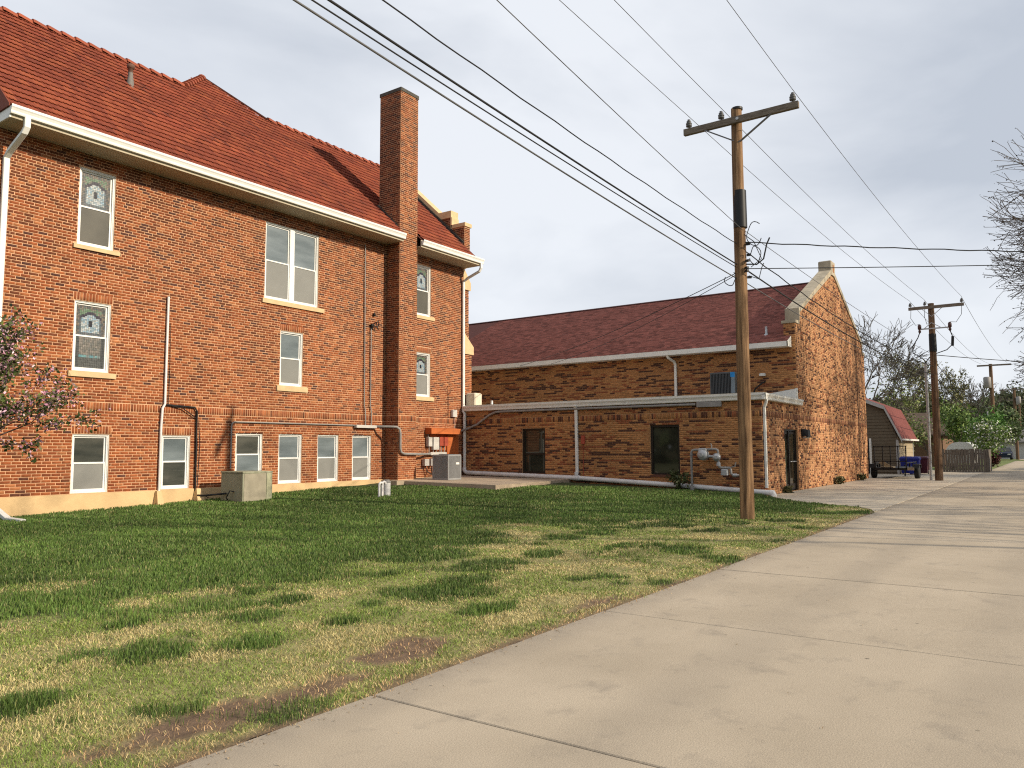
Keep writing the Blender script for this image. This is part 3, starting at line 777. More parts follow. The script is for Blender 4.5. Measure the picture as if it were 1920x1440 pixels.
for r in range(nr+7):
    for c in range(nc):
        x = RX0+c*TW; s = r*EXP
        y = YE+s*sy
        if r >= nr-1 or y > YR-.1:
            zc = (y-YR)/(AP[1]-YR); lo, hi = HB[0]+(AP[0]-HB[0])*zc, HB[1]+(AP[0]-HB[1])*zc
            if zc > 0.05 and not (lo < x+TW/2 < hi): continue
            if zc > 1: continue
        if CX0-.1 < x+TW/2 < CX1+.06 and y < CY1+.02: continue
        q = RND.random()
        col = (0.235,0.052,0.024) if q < .5 else (0.20,0.042,0.021) if q < .80 else (0.275,0.068,0.029) if q < .96 else (0.155,0.036,0.021)
        tiles.append((x, s, y, *(np.array(col)*RND.uniform(.88,1.10)*(.72+.46*float(n1.fbm(x*.55, s*.9, 4))))))
tiles = np.array(tiles)
ctr = np.stack([tiles[:,0]+TW/2, tiles[:,2], ZE+TAN*(tiles[:,2]-YE)], -1)
vs = view_size(ctr, (0,-sz,sy)); order = np.argsort(-vs)
single, rest = order[:300], order[300:]
for gset in np.array_split(single[np.argsort(tiles[single,3])], 12):
    V = tile_world(Tv, 0, 0)-np.array([0, YE, ZE])
    me = mesh_np('roof_tile', V, Tf, np.tile(tiles[gset][:,3:6].mean(0), (len(Tf), 1))); me.materials.append(MT['tile'])
    for i in gset:
        ob = bpy.data.objects.new('roof_tile', me); COL.objects.link(ob); ob.parent = roof
        s = tiles[i,1]; ob.location = (tiles[i,0]+RND.uniform(-.002,.002), YE+s*sy, ZE+s*sz+RND.uniform(0,.004))
V = np.concatenate([tile_world(Tv, tiles[i,0]+RND.uniform(-.003,.003), tiles[i,1])+np.array([0,0,RND.uniform(0,.006)]) for i in rest])
F = np.concatenate([Tf+k*len(Tv) for k in range(len(rest))])
T = np.repeat(tiles[rest][:,3:6], len(Tf), 0)
tag(link('tiling', mesh_np('tiling', V, F, T), MT['tile'], roof), kind='stuff')
# ridge and hip caps
def cap_run(p0, p1, n, skip=None):
    p0 = np.array(p0); p1 = np.array(p1); d = (p1-p0)/n; u = d/np.linalg.norm(d)
    a = np.cross(u, (0,0,1)); a /= np.linalg.norm(a); b = np.cross(a, u)
    for i in range(n):
        q0 = p0+d*i; q1 = q0+d*1.06; mb = MB(); mb.cur = tuple(np.array((.26,.066,.032))*RND.uniform(.8,1.2))
        prof = lambda q, r: [q+a*(-r)+b*(-.06), q+a*(-r*.75)+b*.05, q+a*(-r*.3)+b*.085, q+a*(r*.3)+b*.085, q+a*(r*.75)+b*.05, q+a*r+b*(-.06)]
        A, A2, B2 = prof(q0, .165), prof(q0+u*.06, .165), prof(q1, .12)
        A = [p+b*.045 for p in A]; A2 = [p+b*.045 for p in A2]
        mb.add(A+A2+B2, [(i, i+1, i+7, i+6) for i in range(5)]+[(i+6, i+7, i+13, i+12) for i in range(5)]+[(5,4,3,2,1,0)])
        mb.build('ridge_tile', MT['tile'], roof, tint=True)
cap_run((RX0,YR,ZR+.02), (14.7,YR,ZR+.02), 18)
cap_run((18.25,YR,ZR+.02), (24.95,YR,ZR+.02), 16)
cap_run((HB[0],YR-.02,ZR+.03), (AP[0],AP[1],AP[2]+.03), 8)
cap_run((AP[0],AP[1],AP[2]+.03), far, 18)
mb = MB(); mb.bar((HB[1]+.05,YR-.05,ZR+.04), (AP[0],AP[1],AP[2]+.05), .14, .05); mb.build('hip_flashing', MT['tiledeck'], roof)
# flashing beside the chimney and parapet
fm = mat('old_flashing', (0.05,0.045,0.04), 0.8, 0.4)
for x in (CX0-.03, CX1+.03):
    mb = MB(); mb.bar((x,CY0+.1,ZE+TAN*(CY0+.1-YE)+.04), (x,CY1+.05,ZE+TAN*(CY1+.05-YE)+.06), .10, .10); mb.build('flashing', fm, roof)
mb = MB(); mb.bar((PX0-.06,19.95,ZE+TAN*.73+.06), (PX0-.06,YR,ZR+.06), .10, .16); mb.build('flashing', fm, roof)
# plumbing vent on the roof
vy = 22.75; vz = ZE+TAN*(vy-YE)
mb = MB(); mb.lathe((11.98,vy,vz), [(.13,-.1),(.10,.12),(.075,.30),(.07,.42)], 10); vent = mb.build('vent_pipe', mat('dull_lead', (.17,.155,.14), .7, .2), roof)
mb = MB(); mb.lathe((11.98,vy,vz), [(.07,.42),(.075,.55),(.11,.56),(.115,.66),(.06,.70)], 10); mb.build('vent_cap', mat('rusty_cap', (0.13,0.07,0.05), 0.8, 0.3), vent)

# soffit, gutters, downspouts
mb = MB()
for a, b in ((RX0+.04,CX0),(CX1,25.22)):
    mb.box(a, b, D-.86, D-.01, 9.20, 9.235); mb.box(a, b, D-.88, D-.845, 9.19, 9.46)
mb.build('soffit', MT['soffit'], church)
def gutter(a, b, y, z, parent, axis='x', sgn=-1):
    """K-profile gutter from a to b; outer face towards sgn"""
    pr = [(0,.0),(.075,.0),(.085,.03),(.085,.07),(.105,.12),(.125,.15),(.125,.205),(.105,.205),(.105,.17),(0,.17)]
    mb = MB()
    if axis == 'x': mb.prism([(a, y+sgn*d, z+h) for d, h in pr], (b-a,0,0))
    else: mb.prism([(y+sgn*d, a, z+h) for d, h in pr], (0,b-a,0))
    return mb.build('gutter', MT['white'], parent)
mb = MB(); mb.prism([(RX0+.005,YE,9.19),(RX0+.005,D+.1,9.19),(RX0+.005,D+.1,9.40),(RX0+.005,YE,ZE-.04)], (.035,0,0)); mb.build('eave_return', MT['white'], church)
mb = MB(); mb.cur = (.17,.04,.02); mb.prism([(RX0-.03,YE-.03,ZE-.03),(RX0-.03,D+.1,9.41),(RX0-.03,D+1.6,9.9),(RX0-.03,D+1.6,ZE+TAN*(D+1.6-YE)+.06),(RX0-.03,YE-.03,ZE+.03)], (.04,0,0)); mb.build('rake_tile', MT['tile'], church, tint=True)
gutter(RX0, CX0+.02, D-.885, 9.265, church); gutter(CX1+.02, 25.27, D-.885, 9.265, church)
def spout(path, wdt, dep, parent, m='white', name='downspout'):
    mb = MB(); P = [np.array(p, float) for p in path]; rings = []
    for i in range(len(P)):
        d = P[min(i+1,len(P)-1)]-P[max(i-1,0)]; d /= np.linalg.norm(d)
        a = np.array(wdt[0], float); b = np.cross(d, a); b /= np.linalg.norm(b)
        w_, e = wdt[1]/2, dep/2
        rings.append([P[i]+a*w_*s+b*e*t for s, t in ((-1,-.8),(-.8,-1),(.8,-1),(1,-.8),(1,.8),(.8,1),(-.8,1),(-1,.8))])
    n = 8; v = [p for r in rings for p in r]
    mb.add(v, [(i*n+j, i*n+(j+1)%n, (i+1)*n+(j+1)%n, (i+1)*n+j) for i in range(len(P)-1) for j in range(n)]+[tuple(range(n-1,-1,-1)), tuple(range(len(v)-n, len(v)))])
    return mb.build(name, MT[m], parent)
A_ = (1,0,0)
spout([(7.72,D-.93,9.30),(7.72,D-.93,9.05),(7.70,D-.86,8.93),(7.66,D-.22,8.60),(7.66,D-.07,8.48),(7.66,D-.07,.5),(7.66,D-.1,.35),(7.75,D-.9,.02),(7.8,D-1.5,-.0)], (A_,.13), .09, church)
spout([(25.12,D-.93,9.30),(25.12,D-.93,9.08),(25.12,D-.85,8.95),(25.08,D-.25,8.72),(25.02,D-.08,8.58),(25.02,D-.08,3.12),(25.02,D-.16,3.0),(25.0,D-.16,2.85),(25.0,D-.16,.75)], (A_,.11), .085, church)

# ------------------------------------------------------------------ the hall with its low wing
hall = thing('brick_hall', (33, 16, 0), 'tan and brown brick hall with maroon shingle roof and low flat wing', 'hall')
HX0, HX1, HBACK = 29.45, 42.30, 31.0
WW = Wall((WX, 0, 0), (0,1,0), (-1,0,0))            # wing front, u = y
WE = Wall((0, EY, 0), (1,0,0), (0,-1,0))            # gable wall and wing end, u = x
UWL = Wall((HX0, 0, 0), (0,1,0), (-1,0,0))          # upper wall behind the wing
wh = [(16.05,17.12,.60,2.34),(10.55,11.64,.62,2.36)]
dh = [(27.60,29.32,0.02,2.21)]
mb = MB()
wall_mesh(mb, WW, EY, 20.1, -.1, 3.14, wh, .18)
wall_mesh(mb, WE, WX, HX0, -.1, 3.14, dh, .2)
wingwall = mb.build('wing_wall', MT['mortar_tan'], hall)
GAP = [(HX0,6.22),(29.85,6.22),(30.05,6.68),(35.62,9.18),(36.13,9.18),(41.70,6.68),(41.9,6.22),(HX1,6.22)]
mb = MB(); mb.prism([(x,EY,z) for x, z in [(HX0,-.1)]+GAP+[(HX1,-.1)]], (0,.42,0))
gable = mb.build('gable_wall', MT['mortar_tan'], hall)
mb = MB(); mb.quad((HX0,EY+.42,3.0),(HX0,HBACK,3.0),(HX0,HBACK,5.6),(HX0,EY+.42,5.6)); mb.quad((HX1,EY+.42,-.1),(HX1,HBACK,-.1),(HX1,HBACK,5.6),(HX1,EY+.42,5.6))
mb.quad((HX0,HBACK,0),(HX1,HBACK,0),(HX1,HBACK,5.6),(HX0,HBACK,5.6)); mb.poly([(HX0,HBACK,5.6),(HX1,HBACK,5.6),(35.87,HBACK,8.9)])
upper = mb.build('upper_wall', MT['mortar_tan'], hall)
HC = dict(course=0.0715, pitch=0.226, flemish=False, joint=0.009)
S1 = [(EY,20.1,2.565,2.77)]
Bw = lay(20.1-EY, 0.0, 3.12, wh, pal_hall, RND, u0=EY, run=.35, soldiers=S1, **HC)
HG = dict(HC, flemish=True, every=2, hdark=.42)
Bwe = lay(HX0-WX, 0.0, 3.12, dh, pal_gable, RND, u0=WX, soldiers=[(WX,HX0,2.565,2.77)], **HG)
def gclip(z):
    if z < 6.2: return HX0, HX1
    if z < 6.68: return 29.95, 41.8
    k = (z-6.68)/(9.18-6.68); return 30.05+k*5.57, 41.7-k*5.57
Bg = lay(HX1-HX0, 0.0, 9.12, [], pal_gable, RND, u0=HX0, clip=gclip, soldiers=[(HX0,HX1,2.565,2.77)], **HG)
Bu = lay(24-EY, 3.36, 6.20, [], pal_hall, RND, u0=EY, run=.35, clip=lambda z: (EY, 24 if z < 5.42 else EY+.42), **HC)
brickwork([(WW,Bw,wingwall),(WE,Bwe,wingwall),(WE,Bg,gable),(UWL,Bu,upper)], hall)

# wing windows and door
def dark_window(w, u0, u1, z0, z1, parent, mull=None):
    f = MB(); q = .075
    for e in ((u0,u0+q,z0,z1),(u1-q,u1,z0,z1),(u0+q,u1-q,z0,z0+q),(u0+q,u1-q,z1-q,z1)): w.hexa(f, e[0], e[1], -.14, -.05, e[2], e[3])
    if mull: w.hexa(f, u0+q, u1-q, -.13, -.06, mull-.03, mull+.03)
    win = f.build('window', MT['doorframe'], parent)
    for c, d in (((z0+q, z1-q),) if not mull else ((z0+q, mull-.03), (mull+.03, z1-q))):
        g_ = MB(); w.hexa(g_, u0+q, u1-q, -.11, -.10, c, d); g_.build('pane', MT['bronzepane'], win)
    s = MB(); w.hexa(s, u0-.03, u1+.03, -.14, .035, z0-.07, z0-.002); s.build('sill', MT['brick'] if False else mat('sill_brick', (.12,.05,.03), .9), win)
    return win
dark_window(WW, *wh[0], hall, 1.35)
w2_ = dark_window(WW, *wh[1], hall)
c = MB(); c.prism([(WX+.15,10.66,1.0),(WX+.15,10.98,1.0),(WX+.15,10.80,1.55)], (.01,0,0)); c.build('curtain_fold', mat('pale_curtain', (.42,.40,.33), .9), w2_)
f = MB(); q = .06; u0, u1, z0, z1 = dh[0]
for e in ((u0,u0+q,z0,z1),(u1-q,u1,z0,z1),(u0+q,u1-q,z1-q,z1),(28.32,28.40,z0,z1-q)): WE.hexa(f, e[0], e[1], -.16, -.06, e[2], e[3])
WE.hexa(f, u0, u1, -.17, -.03, -.02, .02)
door = f.build('door', MT['doorframe'], hall)
for a, b in ((u0+q,28.32),(28.40,u1-q)):
    s = MB()
    for e in ((a,a+.07,.04,2.13),(b-.07,b,.04,2.13),(a+.07,b-.07,.04,.26),(a+.07,b-.07,2.03,2.13)): WE.hexa(s, e[0], e[1], -.15, -.09, e[2], e[3])
    s.build('door_leaf', MT['doorframe'], door)
    g_ = MB(); WE.hexa(g_, a+.07, b-.07, -.125, -.115, .26, 2.03); g_.build('pane', MT['bronzepane'], door)
h_ = MB(); h_.tube([WE.p(28.44,-.05,1.05), WE.p(29.2,-.05,1.05)], .018, 8); h_.tube([WE.p(28.5,-.1,1.05), WE.p(28.5,-.05,1.05)], .012, 6); h_.tube([WE.p(29.15,-.1,1.05), WE.p(29.15,-.05,1.05)], .012, 6)
h_.build('push_bar', MT['metal'], door)
# wall lantern beside the door
l_ = MB(); WE.hexa(l_, 29.78, 30.16, .008, .05, 1.98, 2.24)
l_.hexa([WE.p(29.74,.05,2.02),WE.p(30.2,.05,2.02),WE.p(30.16,.26,1.93),WE.p(29.78,.26,1.93),WE.p(29.74,.05,2.25),WE.p(30.2,.05,2.25),WE.p(30.14,.24,2.21),WE.p(29.8,.24,2.21)])
lamp = l_.build('wall_lamp', MT['black'], hall)
l_ = MB(); WE.hexa(l_, 29.83, 30.11, .06, .22, 1.90, 1.955); l_.build('lamp_lens', mat('lamp_lens', (.5,.48,.42), .3), lamp)

# flat wing roof, gutters
mb = MB(); mb.prism([(WX-.04,7.62,3.30),(HX0,7.62,3.30),(HX0,20.08,3.30),(WX-.04,20.08,3.30)], (0,0,.055))
mb.prism([(25.11,20.07,3.30),(HX0,20.07,3.30),(HX0,24,3.30),(25.81,24,3.30),(25.81,20.85,3.30),(25.11,20.85,3.30)], (0,0,.05))
wr = mb.build('wing_roof', mat('roof_membrane', (.46,.43,.36), .8, .1), hall)
mb = MB(); mb.box(WX-.04,HX0,7.64,20.08,3.10,3.298); mb.build('fascia', MT['soffit'], wr)
gutter(7.50, 20.0, WX-.045, 3.115, wr, 'y'); gutter(WX-.17, HX0+.15, 7.635, 3.115, wr, 'x')
mb = MB(); mb.box(HX0-.10,HX0-.012,14.9,23.6,3.352,3.66); mb.build('base_flashing', MT['white'], wr)
mb = MB(); mb.prism([(HX0-.06,EY+.02,3.36),(HX0-.06,9.1,3.36),(HX0-.06,9.05,3.55),(HX0-.06,EY+.02,3.74)], (.045,0,0))
mb.box(HX0-.02,HX0+.03,EY-.02,EY+.05,3.36,3.76)
mb.build('base_flashing', MT['white'], wr)
mb = MB(); mb.bbox(25.2,25.7,19.55,20.05,3.352,3.88,.04); mb.build('curb_flashing', mat('roof_patch', (.62,.56,.44), .7, .1), wr)
mb = MB(); mb.lathe((25.5,18.9,3.34), [(.06,0),(.05,.06),(.05,.2)], 10); mb.build('vent_pipe', MT['pvc'], wr)
# pitched shingle roof
HXM = (HX0+HX1)/2; RZ, EX, EZ = 8.98, 28.93, 5.50
HT = (RZ-EZ)/(HXM-EX); hs = math.hypot(1, HT)
mb = MB()
mb.quad((EX,8.1,EZ),(HXM,8.1,RZ),(HXM,HBACK,RZ),(EX,HBACK,EZ)); mb.quad((2*HXM-EX,8.1,EZ),(HXM,8.1,RZ),(HXM,HBACK,RZ),(2*HXM-EX,HBACK,EZ))
mb.quad((EX,7.86,EZ),(EX+.53,7.86,EZ+.53*HT),(EX+.53,8.1,EZ+.53*HT),(EX,8.1,EZ))
hroof = mb.build('roof', mat('shingle_base', (.075,.022,.018), .95), hall)
V = []; F = []; T = []; o_ = 0; ex = 0.142; s = 0
nrow = int(hs*(HXM-EX)/ex)
ux, uz = 1/hs, HT/hs
for r in range(nrow+1):
    y = (7.84 if r*ex*ux < .5 else 8.12)-RND.uniform(0,.25)*(r > 4)
    y = max(y, 7.84 if r*ex*ux < .5 else 8.11)
    while y < 26:
        wd = RND.choice([.14,.2,.26,.33]); b0, b1 = y+.002, min(y+wd, 26)-.002; lift = RND.choice([.006,.012,.012])
        s0, s1 = r*ex-.01, min((r+1)*ex+.01, hs*(HXM-EX))
        def PP(s_, n_, yy): return (EX-.02+s_*ux-n_*uz, yy, EZ-.01+s_*uz+n_*ux)
        V += [PP(s0,lift,b0),PP(s0,lift,b1),PP(s1,.003,b1),PP(s1,.003,b0),PP(s0,0,b0),PP(s0,0,b1)]
        F += [(o_,o_+1,o_+2,o_+3),(o_,o_+4,o_+5,o_+1)]; o_ += 6
        c = np.array((.22,.078,.062))*RND.choice([.62,.8,.95,1.0,1.05,1.2]); T += [c, c]
        y += wd
tag(link('shingles', mesh_np('shingles', np.array(V), np.array(F), np.array(T)), MT['shingle'], hroof), kind='stuff')
mb = MB(); mb.prism([(HXM-.14,8.12,RZ-.02),(HXM,8.12,RZ+.05),(HXM+.14,8.12,RZ-.02)], (0,HBACK-8.12,0)); mb.build('ridge_cap', mat('ridge_shingle', (.06,.02,.02), .95), hroof)
mb = MB(); mb.box(EX-.03,EX+.02,7.84,HBACK,EZ-.20,EZ-.012); mb.quad((EX,7.84,EZ-.19),(HX0,7.84,EZ-.19),(HX0,HBACK,EZ-.19),(EX,HBACK,EZ-.19)); 
mb.prism([(EX-.03,7.84,EZ-.2),(EX+.52,7.84,EZ-.2+.0),(EX+.52,7.84,EZ+.52*HT-.02),(EX-.03,7.84,EZ-.02)], (0,.03,0))
mb.build('eave_fascia', MT['white'], hroof)
mb = MB(); mb.lathe((29.75,8.85,EZ+.38), [(.14,-.06),(.06,.05),(.045,.07),(.045,.34)], 10); mb.build('vent_pipe', MT['metal'], hroof)
B_ = (0,1,0)
spout([(HX0-.5,12.62,5.32),(HX0-.42,12.6,5.2),(HX0-.12,12.48,5.06),(HX0-.06,12.46,4.95),(HX0-.06,12.46,3.36)], (B_,.10), .08, hall)
spout([(WX-.14,14.62,3.16),(WX-.06,14.62,3.02),(WX-.06,14.60,.62)], (B_,.11), .085, hall)
spout([(WX+.05,EY-.16,3.14),(WX+.05,EY-.14,3.02),(WX+.1,EY-.06,2.86),(WX+.1,EY-.06,.26)], (A_,.10), .08, hall)
# gable copings
def coping(pts, name='coping'):
    mb = MB(); mb.prism([(x, EY-.05, z) for x, z in pts], (0,.53,0)); return mb.build(name, MT['coping'], gable)
for sgn in (1, -1):
    X_ = lambda x: x if sgn > 0 else 2*HXM-x
    coping([(X_(HX0-.05),6.225),(X_(29.93),6.225),(X_(29.93),6.36),(X_(HX0-.05),6.33)])
    coping([(X_(29.93),6.225),(X_(30.05),6.69),(X_(35.6),9.185),(X_(35.6),9.42),(X_(30.10),6.90),(X_(29.93),6.86)])
mb = MB(); mb.bbox(HXM-.30, HXM+.42, EY-.06, EY+.5, 9.19, 9.84, .03); fin = mb.build('finial_block', MT['coping'], gable)
mb = MB(); WE.hexa(mb, HXM-.05, HXM+.16, .055, .068, 9.34, 9.68); mb.build('finial_inset', mat('inset_brick', (.30,.12,.05), .9), fin)
# conduit under the wing gutter
mb = MB(); n_ = WX-.09
mb.tube([(24.86,20.0,2.30),(24.92,19.8,2.36),(n_,19.3,2.55),(n_,18.65,2.93),(n_,18.35,3.03),(n_,18.0,3.045),(n_,9.9,3.03)], .045, 8)
cond = mb.build('conduit', MT['greypipe'], hall)
mb = MB(); mb.bbox(WX-.16,WX-.02,9.0,9.85,2.93,3.10,.01); mb.build('junction_box', MT['greypipe'], cond)
mb = MB(); mb.box(WX-.07,WX-.008,14.27,14.42,1.72,2.02); mb.tube([(WX-.03,14.35,1.72),(WX-.03,14.35,.42)], .012, 6); mb.build('outlet_box', MT['redbox'], hall)
mb = MB(); mb.tube([(HX0-.02,8.85,4.06),(HX0-.12,8.95,4.0),(HX0-.2,9.18,3.8),(HX0-.25,9.3,3.5)], .03, 6); mb.build('cable_riser', MT['black'], hall)
mb = MB(); mb.bbox(HX0-.14,HX0-.01,8.82,9.05,4.28,4.38,.02); mb.build('flood_lamp', MT['white'], hall)

# ------------------------------------------------------------------ things fixed to the church wall
y_ = D-.06
mb = MB(); mb.tube([(11.87,y_,5.82),(11.87,y_,2.82),(11.80,y_-.01,2.70),(11.78,y_,2.2),(11.78,y_,.16)], .035, 8)
p_ = mb.build('standpipe', MT['pvc'], church)
mb = MB(); mb.tube([(11.92,y_,2.80),(12.78,y_,2.76),(12.85,y_,2.66),(12.87,y_,.3)], .026, 6); mb.tube([(11.95,y_,2.80),(12.4,y_-.02,2.72),(12.84,y_,2.45)], .014, 6)
mb.tube([(12.90,y_-.02,2.4),(12.95,y_-.03,1.7),(12.90,y_-.03,.35),(13.1,y_-.3,.2)], .012, 6)
mb.tube([(11.97,y_+.02,5.1),(12.0,y_+.03,3.6),(11.98,y_+.02,2.82)], .008, 5); mb.build('black_hose', MT['black'], p_)
mb = MB(); mb.tube([(14.0,y_,1.0),(14.0,y_,2.28),(14.03,y_,2.35),(14.1,y_,2.385),(18.96,y_,2.395)], .022, 6); e_ = mb.build('conduit', MT['greypipe'], church)
mb = MB(); mb.bbox(18.96,19.95,D-.16,D-.01,2.31,2.41,.012); mb.build('wireway', MT['greybox'], e_)
mb = MB(); mb.tube([(19.95,y_-.04,2.37),(20.2,19.5,2.36),(20.36,19.36,2.35),(20.47,19.33,2.28),(20.52,19.33,2.12),(20.52,19.33,1.6),(20.56,19.33,1.45),(20.72,19.33,1.38),(21.5,19.33,1.365),(22.0,19.6,1.365),(22.9,D-.15,1.365)], .045, 8); mb.build('bent_conduit', MT['greypipe'], e_)
mb = MB(); mb.tube([(19.36,y_,8.95),(19.40,y_,3.1),(19.45,y_,2.95),(19.47,y_,2.41)], .022, 6); mb.build('riser', MT['greypipe'], e_)
mb = MB(); mb.tube([(19.70,y_,5.95),(19.70,y_,3.1),(19.76,y_,2.9),(19.76,y_,2.41)], .022, 6); mb.build('riser', MT['greypipe'], e_)
mb = MB(); mb.lathe((19.72,y_-.02,5.9), [(.03,0),(.05,.1),(.07,.16),(.03,.2)], 8); mb.tube([(19.72,y_,6.05),(19.82,y_-.12,6.0),(19.95,y_-.1,5.9),(19.9,y_-.05,6.15)], .02, 5); mb.tube([(19.8,y_,6.1),(19.9,y_-.16,6.2),(20.0,y_-.06,6.05)], .02, 5)
mb.lathe((19.85,y_,6.38), [(.02,0),(.05,.04),(.05,.1),(.02,.14)], 8); mb.build('service_head', MT['black'], e_)
mb = MB(); mb.bbox(24.28,24.56,D-.14,D-.01,2.86,3.15,.02); mb.tube([(24.5,D-.05,2.86),(24.5,D-.05,2.40)], .012, 6); mb.build('meter_box', MT['greybox'], church)
mb = MB(); mb.tube([(24.1+.11*math.cos(t), D-.06, 3.95+.17*math.sin(t)) for t in np.linspace(0, 12, 40)], .008, 5); mb.tube([(24.1,D-.05,3.8),(24.08,D-.05,2.8)], .007, 5); mb.build('cable_coil', MT['black'], church)

pan = thing('electrical_board', (23.7, D-.1, 1.3), 'orange hooded electrical board with grey and red boxes beside the condenser', 'switchboard')
mb = MB(); mb.hexa([(22.72,D-.34,2.15),(24.55,D-.34,2.15),(24.55,D-.01,2.15),(22.72,D-.01,2.15),(22.72,D-.34,2.36),(24.55,D-.34,2.36),(24.55,D-.01,2.40),(22.72,D-.01,2.40)]); mb.build('hood', MT['orange'], pan)
mb = MB(); mb.box(23.98,24.30,D-.085,D-.012,.9,2.145); mb.box(24.31,24.72,D-.07,D-.012,.9,2.145); mb.build('backboard', MT['orange'], pan)
mb = MB(); mb.box(23.0,23.97,D-.035,D-.012,1.5,2.145); mb.build('backboard', MT['orange'], pan)
for a, b, c, d, m_ in ((22.74,22.96,1.66,2.02,'greybox'),(23.03,23.37,1.53,2.02,'greybox'),(23.41,23.64,1.68,2.03,'redbox'),(23.69,23.93,1.68,2.03,'redbox'),(22.52,22.78,.91,1.17,'greybox'),(22.90,23.05,.91,1.18,'greybox')):
    mb = MB(); mb.bbox(a, b, D-.19, D-.04, c, d, .012); bx = mb.build('switch_box', MT[m_], pan)
    mb = MB(); mb.box(b-.001,b+.02,D-.15,D-.10,(c+d)/2-.05,(c+d)/2+.05); mb.build('lever', MT['black'], bx)
mb = MB(); mb.bbox(22.85,23.82,D-.2,D-.04,1.32,1.43,.01); mb.build('wireway', MT['greybox'], pan)
for x, a, b in ((22.85,1.43,1.66),(23.1,1.43,1.53),(23.3,1.43,1.53),(23.5,1.43,1.68),(23.6,1.43,1.68),(23.78,1.43,1.68),(22.80,2.0,2.35)):
    mb = MB(); mb.tube([(x,D-.1,a),(x,D-.1,b)], .02, 6); mb.build('conduit', MT['greypipe'], pan)
for pth in ([(22.65,D-.1,.91),(22.7,D-.12,.7),(22.85,D-.4,.5)], [(22.98,D-.1,.91),(22.8,D-.3,.62),(22.6,D-.6,.55)]):
    mb = MB(); mb.tube(pth, .02, 6); mb.build('whip', MT['black'], pan)

# ------------------------------------------------------------------ free-standing things by the buildings
def condenser(loc, sx, sy_, sz_, label, name='condenser', body='metal', stripe=False, dark=False):
    x, y, z = loc
    t = thing(name, (x+sx/2, y+sy_/2, z), label, 'condenser')
    mb = MB(); mb.box(x+.03,x+sx-.03,y+.03,y+sy_-.03,z+.03,z+sz_-.05); mb.build('coil', mat('coil_dark', (.02,.02,.022), .7), t)
    cm = mat('condenser_grey', (.28,.28,.28) if not dark else (.07,.075,.08), .5, .06)
    mb = MB(); mb.bbox(x,x+sx,y,y+sy_,z+sz_-.06,z+sz_,.015); mb.bbox(x,x+sx,y,y+sy_,z-.02,z+.04,.006)
    for cx in (x,x+sx-.05):
        for cy in (y,y+sy_-.05): mb.box(cx+.003,cx+.047,cy+.003,cy+.047,z+.03,z+sz_-.05)
    mb.build('cabinet', cm, t)
    n = 15
    for k in range(n):
        u = (k+.5)/n
        for (a, b, c, d) in ((x+.05+u*(sx-.1)-.011,x+.05+u*(sx-.1)+.011,y+.005,y+.03),(x+.005,x+.03,y+.05+u*(sy_-.1)-.011,y+.05+u*(sy_-.1)+.011)):
            mb = MB(); mb.box(a,b,c,d,z+.04,z+sz_-.06); mb.build('louver', cm, t)
    mb = MB(); mb.lathe((x+sx/2,y+sy_/2,z+sz_), [(sx*.40,-.005),(sx*.40,.012),(sx*.36,.016)], 20); mb.build('fan_guard', MT['black'], t)
    return t
cd_ = condenser((21.62,18.0,.45), .76, .76, .90, 'grey condenser standing on the patio under the orange electrical board')
mb = MB(); mb.box(22.06,22.24,17.988,18.002,.985,1.06); mb.build('name_plate', MT['white'], cd_)
ac2 = condenser((27.75,9.45,3.37), .85, .95, .98, 'dark condenser on the low wing roof with a blue strip on its corner', 'roof_condenser', dark=True)
mb = MB(); mb.box(27.742,27.755,9.46,9.62,4.15,4.33); mb.build('blue_label', mat('blue_film', (.02,.22,.55), .4), ac2)
mb = MB(); mb.box(27.744,27.757,9.46,9.60,3.42,4.145); mb.build('corner_film', mat('pale_blue_film', (.17,.21,.24), .4), ac2)

ub = thing('utility_cabinet', (13.9, 18.9, 0), 'old faded green metal cabinet standing on the lawn before the basement windows', 'cabinet')
x, y, sx, sy_, z = 13.22, 18.35, .98, 1.0, .08
mb = MB(); mb.bbox(x,x+sx,y,y+sy_,z,z+.82,.012); mb.build('body', MT['olive'], ub)
mb = MB(); mb.bbox(x-.015,x+sx+.015,y-.015,y+sy_+.015,z+.82,z+.865,.01); mb.build('lid', mat('peeling_lid', (.21,.21,.14), .6, .3, 9, col2=(.34,.34,.24)), ub)
mb = MB(); mb.box(x+.04,x+sx-.22,y-.012,y-.001,z+.04,z+.80); mb.build('access_panel', mat('dull_panel', (.30,.27,.20), .6, .15, 4), ub)
mb = MB(); mb.box(x+sx-.20,x+sx-.01,y-.016,y-.001,z+.02,z+.815); mb.build('corner_panel', mat('pale_panel', (.30,.30,.20), .6, .25, 7), ub)
mb = MB(); mb.tube([(x-.02,y+.35,z+.3),(x-.12,y+.4,z+.34),(x-.16,y+.5,z+.15),(x-.05,y+.6,z+.08)], .018, 6); mb.tube([(x-.02,y+.7,z+.25),(x-.5,y+1.1,z+.2),(x-.45,y+1.4,z+.2)], .03, 6); mb.build('hose', MT['black'], ub)
mb = MB(); mb.box(x-.06,x+sx+.06,y-.06,y+sy_+.06,-.05,z); mb.build('pad', MT['patio'], ub)

